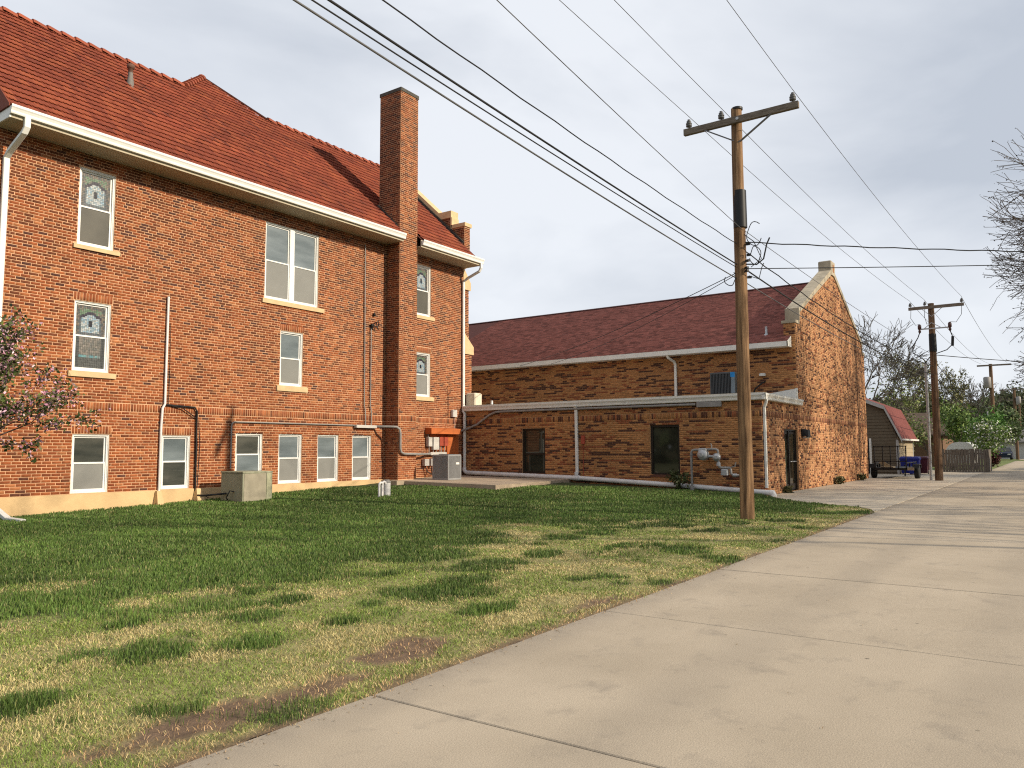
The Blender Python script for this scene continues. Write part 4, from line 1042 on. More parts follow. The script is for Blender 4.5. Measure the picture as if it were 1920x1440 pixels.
def lz(x, y): return float(lawn_z(np.array(x), np.array(y)))
vp = thing('vent_stub', (16.6, 16.2, lz(16.6,16.2)), 'pair of thin white hooked vent pipes rising from the lawn', 'pipe')
for x, y in ((16.18,16.06),(16.50,16.25)):
    z = lz(x, y); mb = MB(); mb.tube([(x,y,z-.1),(x,y,z+.36),(x+.02,y,z+.41),(x+.07,y,z+.43),(x+.12,y,z+.41),(x+.13,y,z+.36)], .035, 8); mb.build('pipe', MT['pvc'], vp)
vc = thing('cleanout_pipe', (16.8, 16.35, lz(16.8,16.35)), 'short fat white cleanout pipe with a grey cap on the lawn', 'pipe')
z = lz(16.82,16.38); mb = MB(); mb.lathe((16.82,16.38,z), [(.11,-.1),(.11,.38)], 14); mb.build('pipe', MT['pvc'], vc)
mb = MB(); mb.lathe((16.82,16.38,z), [(.12,.38),(.125,.42),(.08,.43),(.08,.47)], 14); mb.build('cap', MT['greypipe'], vc)

dp = thing('drain_pipe', (25, 14, .3), 'long white drain pipe lying along the foot of the low wing', 'pipe')
mb = MB(); mb.tube([(24.98,D-.16,.80),(24.98,D-.17,.68),(24.98,D-.24,.61),(24.98,D-.34,.585),(24.98,14.6,.46),(24.98,10.1,.255),(24.98,7.72,.125),(24.98,7.45,.115)], .085, 12); mb.build('pipe', MT['pvc'], dp)
mb = MB(); mb.lathe((24.98,14.6,.46), [(.10,-.13),(.10,.13)], 12, axis=1); mb.lathe((24.98,14.6,.46), [(.075,0),(.075,.22)], 12); mb.build('tee', MT['pvc'], dp)
mb = MB(); mb.tube([(24.98,7.47,.12),(24.98,7.38,.115),(24.98,7.36,.07),(24.98,7.36,.0)], .09, 12); mb.build('elbow', MT['pvc'], dp)

gm = thing('gas_meter', (24.75, 9.2, .2), 'grey gas meter and regulator piping in front of the wing wall', 'gas meter')
xg = 24.72
mb = MB(); mb.tube([(xg,9.98,.12),(xg,9.98,1.40),(xg,9.94,1.47),(xg,9.86,1.49),(xg,9.70,1.49)], .042, 8); mb.lathe((xg,9.98,.2), [(.07,-.08),(.08,0),(.07,.08)], 8); mb.lathe((xg,9.98,1.30), [(.055,0),(.055,.06)], 8); mb.build('outlet_pipe', MT['greypipe'], gm)
mb = MB(); mb.lathe((xg,9.56,1.32), [(.05,-.16),(.16,-.14),(.19,-.05),(.19,.06),(.15,.13),(.05,.15)], 14, axis=0); mb.bbox(xg-.1,xg+.1,9.42,9.72,1.40,1.54,.03); mb.lathe((xg-.18,9.56,1.32), [(.06,-.03),(.06,.02)], 10, axis=0); mb.build('meter_body', MT['metal'], gm)
mb = MB(); mb.tube([(xg,9.45,1.50),(xg,9.14,1.51),(xg,9.07,1.48),(xg,9.05,1.40),(xg,9.05,1.0),(xg,9.03,.93),(xg,8.96,.90),(xg,8.66,.90),(xg,8.64,.84),(xg,8.63,.72),(xg,8.58,.66),(xg,8.30,.66),(xg,8.24,.62),(xg,8.24,.5)], .04, 8)
mb.tube([(xg,9.27,1.51),(xg,9.27,1.64),(xg,9.30,1.70)], .02, 6); mb.tube([(xg,8.62,.92),(xg,8.50,.95),(xg,8.47,1.08)], .022, 6); mb.build('inlet_pipe', MT['greypipe'], gm)
mb = MB(); mb.lathe((xg-.02,9.10,1.24), [(.04,-.12),(.10,-.09),(.14,-.02),(.14,.02),(.10,.08),(.04,.12)], 14, axis=0); mb.lathe((xg-.1,9.06,1.24), [(.05,-.08),(.05,.02)], 8, axis=0)
mb.lathe((xg,9.3,1.27), [(.045,-.08),(.045,.08)], 8, axis=1); mb.lathe((xg,9.05,1.02), [(.07,-.07),(.075,0),(.06,.07)], 8); mb.build('regulator', MT['metal'], gm)
mb = MB(); mb.bbox(xg-.09,xg+.09,8.72,8.96,.66,.86,.03); mb.build('filter_body', MT['metal'], gm)
mb = MB(); mb.lathe((xg,8.5,.66), [(.06,-.06),(.06,.06)], 8, axis=1); mb.build('union', MT['metal'], gm)
mb = MB(); mb.lathe((xg,8.24,.5), [(.055,-.12),(.055,.02)], 8); mb.build('union', MT['metal'], gm)
mb = MB(); mb.lathe((xg,8.24,-.05), [(.075,0),(.075,.42),(.06,.46)], 10); mb.build('riser_sleeve', MT['greypipe'], gm)

# ------------------------------------------------------------------ utility poles and wires
def pole(loc, h, r0, r1, label, group='utility poles along the alley'):
    t = thing('utility_pole', loc, label, 'utility pole', group); x, y, z = loc
    mb = MB(); k = 10
    mb.tube([(x+.012*math.sin(i*1.3), y+.02*(1-i/k), z-.2+(h+.2)*i/k) for i in range(k+1)], [r0+(r1-r0)*i/k for i in range(k+1)], 16)
    mb.build('pole_shaft', MT['wood' if x < 20 else 'wood2'], t); return t
def insulator(x, y, z, s, parent):
    mb = MB(); mb.lathe((x,y,z), [(.014,-.02),(.014,.05*s),(.075*s,.055*s),(.08*s,.085*s),(.05*s,.095*s),(.075*s,.11*s),(.08*s,.14*s),(.045*s,.15*s),(.06*s,.165*s),(.06*s,.20*s),(.025*s,.205*s),(.04*s,.24*s)], 12)
    mb.build('insulator', MT['porcelain'], parent)

P1 = (16.94, 5.56, 0.0)
p1 = pole(P1, 9.30, .155, .118, 'near wooden utility pole with a black band, standing in the lawn edge')
ax = 16.94-.16
mb = MB(); mb.bar((ax,4.14,8.965),(ax,6.76,8.965),.10,.145); arm = mb.build('crossarm', MT['armwood'], p1)
for y in (6.64,5.86,4.26): insulator(ax, y, 9.04, .9, arm)
for y in (6.25, 4.72):
    mb = MB(); mb.bar((ax-.02,y,8.90),(16.86,5.50,8.46),.02,.06,(1,0,0)); mb.build('brace', MT['wiregrey'], arm)
mb = MB(); mb.lathe((ax-.06,5.47,8.97), [(.035,-.02),(.035,.03)], 8, axis=0); mb.build('bolt', MT['metal'], arm)
mb = MB(); mb.lathe((16.945,5.545,0), [(.152,6.50),(.147,7.36)], 16); mb.build('black_band', MT['black'], p1)
mb = MB(); mb.lathe((16.94,5.54,9.29), [(.125,-.03),(.125,.02)], 14); mb.build('pole_cap', MT['black'], p1)
mb = MB()
rr = random.Random(4)
for k in range(9):
    z = rr.uniform(5.3, 6.35); a = rr.uniform(-2.5, 1.2); c_, s_ = math.cos(a), math.sin(a)
    mb.bar((16.94+.13*c_, 5.55+.13*s_, z), (16.94+.22*c_, 5.55+.22*s_, z), .05, .05)
mb.build('hardware', MT['black'], p1)
mb = MB()
loop = lambda cx, cy, cz, ry, rz_, a0, a1: [(cx+.05*math.sin(3*t), cy+ry*math.cos(t), cz+rz_*math.sin(t)) for t in np.linspace(a0, a1, 18)]
mb.tube(loop(16.8,5.18,6.28,.18,.26,-2.6,2.2), .010, 5); mb.tube(loop(16.85,5.20,5.80,.12,.2,.3,6.0), .010, 5)
mb.tube([(16.8,5.4,5.62),(16.78,5.15,5.58),(16.78,5.0,5.68),(16.78,4.92,6.0),(16.8,4.86,6.14)], .016, 6); mb.tube([(16.8,5.42,6.3),(16.78,5.2,6.1),(16.8,5.05,5.7),(16.85,5.3,5.55)], .010, 5)
mb.tube(loop(16.85,5.78,5.36,.13,.16,2.2,6.6), .010, 5); mb.tube([(16.85,5.35,5.36),(16.8,5.12,5.25),(16.8,5.05,5.5),(16.85,5.02,5.6)], .010, 5)
mb.build('slack_cable', MT['wire'], p1)

P2 = (41.02, 4.42, 0.0)
p2 = pole(P2, 8.36, .175, .13, 'second utility pole down the alley, with double crossarms and a pipe riser')
a2 = 40.86
mb = MB(); mb.bar((a2,3.05,8.16),(a2,5.36,8.16),.10,.14); arm = mb.build('crossarm', MT['armwood'], p2)
for y in (5.28,4.66,3.14): insulator(a2, y, 8.23, .9, arm)
for y in (4.8,3.95):
    mb = MB(); mb.bar((a2,y,8.1),(40.9,4.4,7.72),.02,.05,(1,0,0)); mb.build('brace', MT['metal'], arm)
mb = MB(); mb.bar((a2,3.68,7.14),(a2,4.86,7.14),.05,.06); mb.bar((a2,4.75,7.14),(a2,4.42,7.42),.03,.03,(1,0,0)); mb.bar((a2,4.0,7.14),(a2,4.42,7.42),.03,.03,(1,0,0)); mb.build('cutout_arm', MT['metal'], p2)
for y in (4.92, 3.66):
    mb = MB(); mb.lathe((a2-.05,y,6.95), [(.03,0),(.06,.05),(.06,.12),(.04,.15),(.08,.2),(.08,.36),(.04,.42)], 10); mb.build('cutout', mat('brown_porcelain', (.07,.03,.025), .4), p2)
mb = MB(); mb.lathe((41.02,4.42,0), [(.165,6.05),(.158,6.9)], 14); mb.build('black_band', MT['black'], p2)
mb = MB(); mb.tube([(41.3,4.80,-.05),(41.3,4.80,5.55)], .062, 10); mb.build('riser_pipe', MT['metal'], p2)
mb = MB(); mb.tube([(41.3,4.80,5.5),(41.25,4.83,5.7),(41.2,5.05,5.9),(41.1,5.28,6.05),(41.0,5.28,6.35),(40.9,5.02,6.75),(40.8,4.92,6.98)], .022, 8); mb.tube([(41.3,4.80,5.5),(41.25,4.70,5.72),(41.2,4.4,5.95),(41.0,3.85,6.1),(40.9,3.58,6.35),(40.85,3.58,6.7),(40.8,3.66,6.98)], .022, 8); mb.build('riser_cable', MT['wire'], p2)
mb = MB(); mb.tube([(40.85,3.60,6.25),(40.85,3.57,6.7)], .06, 8); mb.build('terminator', MT['black'], p2)
mb = MB()
for y0, y1_ in ((5.25,4.92),(4.66,4.55),(3.14,3.66)): mb.tube([(a2,y0,8.2),(a2-.02,y0+.03,7.7),(a2-.03,(y0+y1_)/2,7.35),(a2-.05,y1_,7.38)], .012, 5)
mb.build('jumper', MT['wiregrey'], p2)
p3 = pole((88, 4.62, 0), 9.65, .20, .15, 'third utility pole in the distance, carrying a grey transformer can')
mb = MB(); mb.bar((87.8,2.9,9.5),(87.8,5.75,9.5),.12,.15); mb.build('crossarm', MT['armwood'], p3)
mb = MB(); mb.lathe((87.75,4.95,7.3), [(.28,0),(.33,.04),(.33,1.0),(.25,1.08)], 12); mb.build('transformer', MT['greypipe'], p3)
mb = MB(); mb.tube([(88,4.9,6.9),(87.8,5.7,7.05),(87.8,6.3,6.95)], .04, 6); mb.bbox(87.6,88,6.2,6.6,6.85,6.97,.03); mb.build('street_light', MT['metal'], p3)
mb = MB(); mb.tube([(88.2,5.1,0),(88.2,5.1,5.2)], .06, 6); mb.build('riser_pipe', MT['metal'], p3)
p4 = pole((116, 3.72, 0), 9.0, .19, .15, 'far utility pole near the house, left of the last pair')
mb = MB(); mb.bar((115.8,2.3,8.8),(115.8,5.3,8.8),.12,.15); mb.build('crossarm', MT['armwood'], p4)
mb = MB(); mb.lathe((115.75,3.3,6.9), [(.25,0),(.28,.03),(.28,.9),(.2,1.0)], 10); mb.build('transformer', MT['greypipe'], p4)
p5 = pole((132, 3.72, 0), 8.6, .18, .14, 'far utility pole near the house, right of the last pair')
mb = MB(); mb.bar((131.8,2.3,8.3),(131.8,5.2,8.3),.12,.15); mb.build('crossarm', MT['armwood'], p5)

def wire(a, b, sag, r, label, m='wire', group='overhead wires', n=26, twist=0.0, name='wire'):
    a = np.array(a, float); b = np.array(b, float); pts = []
    for i in range(n+1):
        t = i/n; p = a+(b-a)*t; p[2] -= 4*sag*t*(1-t)
        if twist: p[2] += twist*math.sin(t*n*1.7); p[1] += twist*.6*math.cos(t*n*1.7)
        pts.append(p)
    mb = MB(); mb.tube(pts, r, 6); o = mb.build(name, MT[m]); return tag(o, label, 'wire', group)
XB = -9.0
PR = [(6.64,5.28,'left'), (5.86,4.66,'middle'), (4.26,3.14,'right')]
for ya, yb, w in PR:
    wire((XB,ya,9.65),(ax,ya,9.34),.12,.0065,'thin power wire running overhead to the %s insulator of the near pole'%w,'wiregrey')
    wire((ax,ya,9.34),(a2,yb,8.54),.22,.007,'thin power wire from the %s insulator of the near pole to the second pole'%w,'wiregrey')
    wire((a2,yb,8.52),(87.8,yb+.1,9.7),.5,.010,'thin power wire from the second pole towards the transformer pole, %s strand'%w,'wiregrey')
wire((XB,5.4,9.0),(16.8,5.44,6.40),.21,.007,'grey neutral wire reaching the near pole just below its black band','wiregrey')
wire((16.9,5.42,6.40),(40.9,4.5,5.95),.15,.007,'grey neutral wire leaving the near pole below its black band','wiregrey')
wire((XB,5.6,7.1),(16.82,5.6,6.12),.25,.009,'twisted dark cable reaching the near pole between neutral and communication lines',n=60,twist=.007)
wire((16.9,5.5,6.0),(40.9,4.45,5.35),.35,.013,'twisted dark cable leaving the near pole towards the gable',n=50,twist=.012)
wire((XB,5.62,6.62),(16.82,5.62,5.66),.15,.014,'thick black communication cable, upper of the lashed pair reaching the near pole')
wire((XB,5.66,6.52),(16.82,5.64,5.60),.16,.009,'thin cable hanging just under the thick black communication cable')
wire((16.9,5.55,5.62),(40.9,4.45,4.95),.30,.017,'thick black communication cable from the near pole to the second pole')
wire((XB,5.7,6.68),(16.82,5.66,5.36),.2,.012,'lowest communication cable reaching the near pole from over the lawn','wiregrey')
wire((16.9,5.58,5.33),(40.9,4.5,4.75),.25,.011,'lowest communication cable leaving the near pole towards the second pole','wiregrey')
wire((16.8,5.40,6.12),(24.5,-6,5.75),.10,.013,'thick twisted service cable crossing the alley to the right, upper one',n=50,twist=.010)
wire((16.8,5.40,5.52),(24.5,-6,5.72),.05,.010,'thin service cable crossing the alley to the right, lower one')
wire((16.85,5.65,5.46),(28.98,19.9,5.34),.18,.009,'thin service wire dropping from the near pole to the hall eave, left one')
wire((16.85,5.65,5.42),(28.98,18.2,5.32),.20,.008,'thin service wire dropping from the near pole to the hall eave, right one')
wire((41.0,4.4,5.9),(62,-14,6.4),.5,.018,'dark service cable crossing the alley from the second pole')
wire((41.0,4.4,5.6),(87.8,4.6,5.4),.7,.018,'dark communication cable from the second pole to the transformer pole')
wire((41.0,4.4,4.9),(87.8,4.6,4.6),.8,.018,'lower dark communication cable from the second pole to the transformer pole')

# ------------------------------------------------------------------ shed, trailer, bins, fence, vehicles, houses
sh = thing('barn_shed', (53, 10, 0), 'dark olive barn shaped shed with red gambrel roof behind the hall', 'shed')
SX0, SX1, SYR, SYM = 50.0, 55.8, 7.45, 10.1
prof = [(SYR,0),(SYR,2.15),(8.15,3.92),(SYM,4.75),(2*SYM-8.15,3.92),(2*SYM-SYR,2.15),(2*SYM-SYR,0)]
mb = MB(); mb.prism([(SX0+.03,y,z) for y, z in prof], (SX1-SX0-.06,0,0)); mb.build('wall', MT['siding'], sh)
def ywid(z):
    if z < 2.15: return SYR
    if z < 3.92: return SYR+(z-2.15)/(3.92-2.15)*(8.15-SYR)
    return 8.15+(z-3.92)/(4.75-3.92)*(SYM-8.15)
z = 0.1
while z < 4.6:
    ya = ywid(z+.17); mb = MB(); yb = 2*SYM-ya
    mb.hexa([(SX0-.012,ya,z),(SX0-.012,yb,z),(SX0+.03,yb,z),(SX0+.03,ya,z),(SX0+.012,ya,z+.18),(SX0+.012,yb,z+.18),(SX0+.03,yb,z+.18),(SX0+.03,ya,z+.18)]); mb.build('siding_board', MT['siding'], sh); z += .185
z = 0.1
while z < 2.1:
    mb = MB(); mb.hexa([(SX0,SYR-.018,z),(SX1,SYR-.018,z),(SX1,SYR,z),(SX0,SYR,z),(SX0,SYR-.004,z+.27),(SX1,SYR-.004,z+.27),(SX1,SYR,z+.27),(SX0,SYR,z+.27)]); mb.build('siding_board', MT['sidingtan'], sh); z += .28
mb = MB()
rp = [(7.18,2.02),(8.08,4.0),(SYM,4.86),(2*SYM-8.08,4.0),(2*SYM-7.18,2.02)]; rp2 = [(y, z-.10) for y, z in rp]
for i in range(4):
    a, b, c, d = rp[i], rp[i+1], rp2[i+1], rp2[i]
    mb.prism([(SX0-.25,*a),(SX0-.25,*b),(SX0-.25,*c),(SX0-.25,*d)], (SX1-SX0+.5,0,0))
mb.build('roof', mat('red_shingle', (.16,.045,.038), .9, .2, 5, .4, 30), sh)
for i in (0, 1, 2, 3):
    a, b = rp[i], rp[i+1]; mb = MB(); mb.prism([(SX0-.29,a[0],a[1]+.02),(SX0-.29,b[0],b[1]+.02),(SX0-.29,b[0],b[1]-.20),(SX0-.29,a[0],a[1]-.20)], (.035,0,0)); mb.build('rake_board', MT['trim'], sh)
mb = MB(); mb.box(SX0-.28,SX1+.25,7.10,7.17,1.96,2.06); mb.build('eave_board', MT['white'], sh)
for x in (SX0, SX1-.12):
    mb = MB(); mb.box(x-.025,x+.12,SYR-.03,SYR+.1,0,2.0); mb.build('corner_board', MT['trim'], sh)
mb = MB(); mb.box(SX0-.03,SX0-.013,9.0,10.6,0,2.05); mb.build('door', MT['black'], sh)
for y in (8.88, 10.6):
    mb = MB(); mb.box(SX0-.04,SX0-.012,y,y+.12,0,2.1); mb.build('door_frame', MT['white'], sh)

tr = thing('utility_trailer', (43.5, 6.6, 0), 'low black utility trailer with upright mesh ramp gate beside the hall', 'trailer')
mb = MB(); mb.box(42.45,45.9,5.95,7.45,.42,.54); mb.build('deck', MT['black'], tr)
mb = MB()
for y in (6.0,7.4):
    mb.bar((42.5,y,.78),(45.9,y,.78),.05,.05)
    for x in (42.5,43.6,44.7,45.85): mb.bar((x,y,.5),(x,y,.8),.05,.05,(1,0,0))
mb.build('side_rail', MT['black'], tr)
mb = MB()
for y in (5.98,6.33,6.68,7.03,7.42): mb.bar((42.36,y,.50),(42.36,y,1.62),.045,.045,(1,0,0))
for z in (.52,.86,1.61): mb.bar((42.36,5.95,z),(42.36,7.45,z),.045,.045)
mb.build('ramp_gate', MT['black'], tr)
for y in (5.62, 7.60):
    mb = MB(); mb.lathe((43.2,y,.33), [(.2,-.11),(.31,-.11),(.335,-.07),(.335,.07),(.31,.11),(.2,.11)], 18, axis=1); wl = mb.build('wheel', MT['blackrubber'], tr)
    mb = MB(); mb.lathe((43.2,y,.33), [(.06,-.10),(.2,-.085),(.2,.085),(.06,.10)], 14, axis=1); mb.build('rim', MT['trim'], wl)
    mb = MB(); mb.prism([(42.72,y-.14,.52),(42.82,y-.14,.72),(43.58,y-.14,.72),(43.68,y-.14,.52),(43.62,y-.14,.52),(43.55,y-.14,.68),(42.85,y-.14,.68),(42.78,y-.14,.52)], (0,.28,0)); mb.build('fender', MT['black'], tr)
mb = MB(); mb.box(42.40,42.45,5.66,5.95,.42,.56); mb.build('tail_light_bracket', mat('tan_board', (.28,.22,.15), .8), tr)
mb = MB(); mb.bar((45.9,6.0,.48),(47.1,6.7,.46),.08,.08); mb.bar((45.9,7.4,.48),(47.1,6.7,.46),.08,.08); mb.tube([(46.9,6.7,0),(46.9,6.7,.6)], .04, 8); mb.build('hitch', MT['black'], tr)
mb = MB(); mb.box(42.6,43.2,6.6,7.2,.55,.58); mb.bar((42.7,6.7,.56),(42.75,7.15,.85),.1,.02,(1,0,0)); mb.bar((42.9,6.9,.56),(42.95,7.3,.8),.1,.02,(1,0,0)); mb.build('lumber', MT['sidingtan'], tr)

def bin_(x, y, m, label, rot=0):
    t = thing('wheeled_bin', (x, y, 0), label, 'bin', 'wheeled bins by the shed')
    w, d, h = .29, .36, .92
    mb = MB(); mb.hexa([(x-d*.75,y-w*.8,.06),(x+d*.75,y-w*.8,.06),(x+d*.75,y+w*.8,.06),(x-d*.75,y+w*.8,.06),(x-d,y-w,h),(x+d,y-w,h),(x+d,y+w,h),(x-d,y+w,h)]); mb.box(x-d-.02,x+d+.02,y-w-.02,y+w+.02,h-.07,h); mb.build('body', MT[m], t)
    mb = MB(); mb.hexa([(x-d-.04,y-w-.03,h),(x+d+.05,y-w-.03,h),(x+d+.05,y+w+.03,h),(x-d-.04,y+w+.03,h),(x-d+.03,y-w+.04,h+.09),(x+d-.03,y-w+.04,h+.11),(x+d-.03,y+w-.04,h+.11),(x-d+.03,y+w-.04,h+.09)]); mb.build('lid', MT[m], t)
    for s in (-1,1):
        mb = MB(); mb.lathe((x+d*.7,y+s*(w*.8),.11), [(.11,-.025),(.11,.025)], 12, axis=1); mb.build('wheel', MT['blackrubber'], t)
bin_(50.0, 7.05, 'blue', 'leftmost blue wheeled bin beside the shed'); bin_(49.3, 6.55, 'blue', 'right blue wheeled bin, nearer the pole')
bin_(50.6, 6.28, 'maroon', 'dark maroon wheeled bin behind the blue bins')

fn = thing('wooden_fence', (56, 4.5, 0), 'grey weathered board fence standing beyond the second pole', 'fence')
k = 0; y = 5.82
while y > 3.36:
    mb = MB(); h_ = 1.42+RND.uniform(-.03,.03); tl = RND.uniform(-.01,.01)
    mb.hexa([(56,y-.135,0),(56.022,y-.135,0),(56.022,y,0),(56,y,0),(56,y-.135+tl,h_),(56.022,y-.135+tl,h_),(56.022,y+tl,h_),(56,y+tl,h_)]); mb.build('board', MT['fence'], fn); y -= .148
x = 56.05
while x < 58.2:
    mb = MB(); h_ = 1.40+RND.uniform(-.03,.03); mb.box(x,x+.135,3.30,3.322,0,h_); mb.build('board', MT['fence'], fn); x += .15
for yy in (5.78, 4.6, 3.42):
    mb = MB(); mb.box(56.03,56.12,yy-.045,yy+.045,0,1.35); mb.build('post', MT['fence'], fn)
for z in (.35,1.1):
    mb = MB(); mb.box(56.024,56.06,3.35,5.8,z,z+.09); mb.build('rail', MT['fence'], fn)

def car(loc, L_, W_, Hh, m, label, rot=0.0, cat='car', name='parked_car'):
    t = thing(name, loc, label, cat); t.rotation_euler.z = rot
    def put(mb, n, ma, par=None):
        o = mb.build(n, ma, None); o.parent = par if par else t; return o
    l, w = L_/2, W_/2
    body = [(-l,.25),(-l,.62),(-l+.1,.78),(-l*.52,.92),(l*.62,.95),(l-.08,.85),(l,.6),(l,.25)]
    mb = MB(); mb.prism([(x,-w,z) for x, z in body], (0,W_,0)); put(mb, 'body', m)
    cab = [(-l*.52,.9),(-l*.22,Hh),(l*.38,Hh),(l*.66,.93)]
    mb = MB(); v = [(x,-w*(.98 if z < 1 else .78),z) for x, z in cab]+[(x,w*(.98 if z < 1 else .78),z) for x, z in cab]
    mb.add(v, [(0,1,2,3),(7,6,5,4),(0,4,5,1),(1,5,6,2),(2,6,7,3),(3,7,4,0)]); c = put(mb, 'cabin', m)
    for sx in (0,1):
        mb = MB(); i, j = (0,1) if sx == 0 else (3,2); a, b = np.array(cab[i]), np.array(cab[j]); p, q = a+(b-a)*.15, a+(b-a)*.88; o_ = -.012 if sx == 0 else .012
        mb.quad((p[0]+o_,-w*.85,p[1]),(p[0]+o_,w*.85,p[1]),(q[0]+o_,w*.72,q[1]),(q[0]+o_,-w*.72,q[1])); put(mb, 'windscreen' if sx == 0 else 'rear_window', MT['bronzepane'], c)
    for s in (-1,1):
        mb = MB(); mb.add([(-l*.42,s*w*.97,.98),(l*.55,s*w*.97,.98),(l*.34,s*w*.815,Hh-.08),(-l*.22,s*w*.815,Hh-.08)], [(0,1,2,3)]); put(mb, 'side_window', MT['bronzepane'], c)
        mb = MB(); mb.box(-l-.015,-l+.05,s*w*.72-.16,s*w*.72+.16,.58,.72); put(mb, 'headlight', MT['white'])
        for x in (-l*.62, l*.62):
            mb = MB(); mb.lathe((x,s*(w-.1),.32), [(.12,-.11),(.32,-.11),(.32,.11),(.12,.11)], 16, axis=1); put(mb, 'wheel', MT['blackrubber'])
    return t
car((112, 5.05, .05), 4.3, 1.85, 1.45, mat('dark_blue_paint', (.012,.02,.045), .25, .05, spec=.5), 'dark blue car parked by the far garage')
vn = thing('camper', (64, 5.35, 0), 'white rounded camper roof showing above the wooden fence', 'camper')
pr_ = [(-.85,.45),(-.9,1.1),(-.84,1.5),(-.66,1.76),(-.35,1.9),(.05,1.93),(.42,1.86),(.68,1.68),(.82,1.45),(.88,1.1),(.84,.45)]
mb = MB(); mb.prism([(62,5.35+y,z) for y, z in pr_], (4.2,0,0)); bd = mb.build('body', mat('white_camper_paint', (.74,.74,.72), .35, .04, spec=.5), vn)
mb = MB(); mb.box(61.985,61.999,4.9,5.8,1.0,1.38); mb.build('window', MT['bronzepane'], bd)
for x in (62.9,65.3):
    for y in (4.62,6.08):
        mb = MB(); mb.lathe((x,y,.34), [(.12,-.1),(.34,-.1),(.34,.1),(.12,.1)], 14, axis=1); mb.build('wheel', MT['blackrubber'], vn)

def house(x0, x1, y0, y1, h, rh, wm, rm, label, name='house', garage=False):
    t = thing(name, ((x0+x1)/2, (y0+y1)/2, 0), label, name.split('_')[-1])
    mb = MB(); mb.box(x0,x1,y0,y1,-.1,h); mb.poly([(x0+.01,y0,h),(x0+.01,y1,h),(x0+.01,(y0+y1)/2,h+rh*.95)]) if False else None; mb.build('wall', wm, t)
    mb = MB(); xm = (x0+x1)/2
    mb.prism([(x0-.5,y0-.4,h-.02),(xm,y0-.4,h+rh),(x1+.5,y0-.4,h-.02),(x1+.5,y0-.4,h-.16),(x0-.5,y0-.4,h-.16)], (0,y1-y0+.8,0)); mb.build('roof', rm, t)
    if garage:
        mb = MB(); mb.box(x0-.04,x0+.02,y0+.6,y0+3.4,0,2.1); mb.build('garage_door', MT['trim'], t)
        mb = MB(); mb.box(x0-.05,x0+.02,y0+4.2,y0+5.4,1.0,2.0); wn = mb.build('window', MT['bronzepane'], t)
        mb = MB(); mb.box(x0-.08,x0-.05,y0+4.1,y0+5.5,2.0,2.1); mb.box(x0-.08,x0-.05,y0+4.1,y0+5.5,.9,1.0); mb.build('frame', MT['white'], wn)
    return t
house(122, 131, -6, 9.5, 2.3, 1.7, mat('pale_siding', (.42,.41,.38), .85), mat('grey_roof', (.14,.135,.125), .95, .15), 'grey roofed pale garage at the far end of the alley', 'far_garage', True)
house(70, 78, 7.2, 15, 2.6, 1.9, mat('brown_siding', (.15,.085,.05), .85), mat('brown_roof', (.10,.07,.05), .95, .2), 'brown house half hidden behind the fence and shrubs', 'brown_house')

# ------------------------------------------------------------------ trees
def skeleton(rng, base, d, L_, r, levels, split=(2,3), ang=(18,42), shrink=.74, wob=.12, upb=.10, droop=0.0, side=0.35, prune=None):
    segs = []
    stack = [(np.array(base, float), np.array(d, float)/np.linalg.norm(d), L_, r, 0)]
    while stack:
        p, d, ln, rd, lev = stack.pop()
        n = 4 if lev < 2 else 3
        pts = [p]; rads = [rd]
        for i in range(n):
            d = d+np.array([rng.gauss(0, wob) for _ in range(3)])+np.array([0, 0, upb if lev < levels-1 else -droop]); d /= np.linalg.norm(d)
            p = p+d*ln/n; pts.append(p); rads.append(rd*(1-.38*(i+1)/n))
            if lev < levels and lev > 0 and rng.random() < side and i < n-1:
                stack.append((p, tilt(rng, d, rng.uniform(35, 65)), ln*shrink*rng.uniform(.5,.85), rads[-1]*.55, lev+1))
        if lev > 1 and prune is not None and prune(p): continue
        segs.append((pts, rads, lev))
        if lev < levels:
            for _ in range(rng.randint(*split)):
                stack.append((p, tilt(rng, d, rng.uniform(*ang)), ln*shrink*rng.uniform(.8,1.15), rads[-1]*rng.uniform(.62,.82), lev+1))
    return segs
def tilt(rng, d, deg):
    a = np.cross(d, [rng.gauss(0,1) for _ in range(3)]); a /= np.linalg.norm(a); t = math.radians(deg)
    return d*math.cos(t)+a*math.sin(t)
def wood_mesh(segs, name, m, parent, minr=.004):
    mb = MB()
    for pts, rads, lev in segs:
        mb.tube(pts, [max(minr, x) for x in rads], 8 if lev < 2 else 5 if lev < 4 else 3, cap=False)
    return mb.build(name, m, parent)
def leaf_mesh(rng, segs, lev0, per, size, cols, name, parent, spread=.12, mat_='leaf', flat=0.0):
    pts = []
    for ps, _, lev in segs:
        if lev >= lev0: pts += ps[1:]
    if not pts: return
    P = np.repeat(np.array(pts), per, 0); n = len(P); r_ = np.random.default_rng(rng.randint(0, 10**6))
    P = P+r_.normal(0, spread, (n, 3))
    a = r_.normal(0, 1, (n, 3)); a /= np.linalg.norm(a, axis=1)[:,None]
    b = np.cross(a, r_.normal(0, 1, (n, 3))); b /= np.linalg.norm(b, axis=1)[:,None]
    s = (size*(.6+.8*r_.random(n)))[:,None]
    V = np.stack([P-a*s*.5, P+b*s*.32-a*s*.05, P+a*s*.55, P-b*s*.32+a*s*.05], 1).reshape(-1, 3)
    F = np.arange(4*n).reshape(n, 4)
    T = np.array(cols)[r_.integers(0, len(cols), n)]*(.6+.8*r_.random(n))[:,None]
    return link(name, mesh_np(name, V, F, T), MT[mat_], parent)

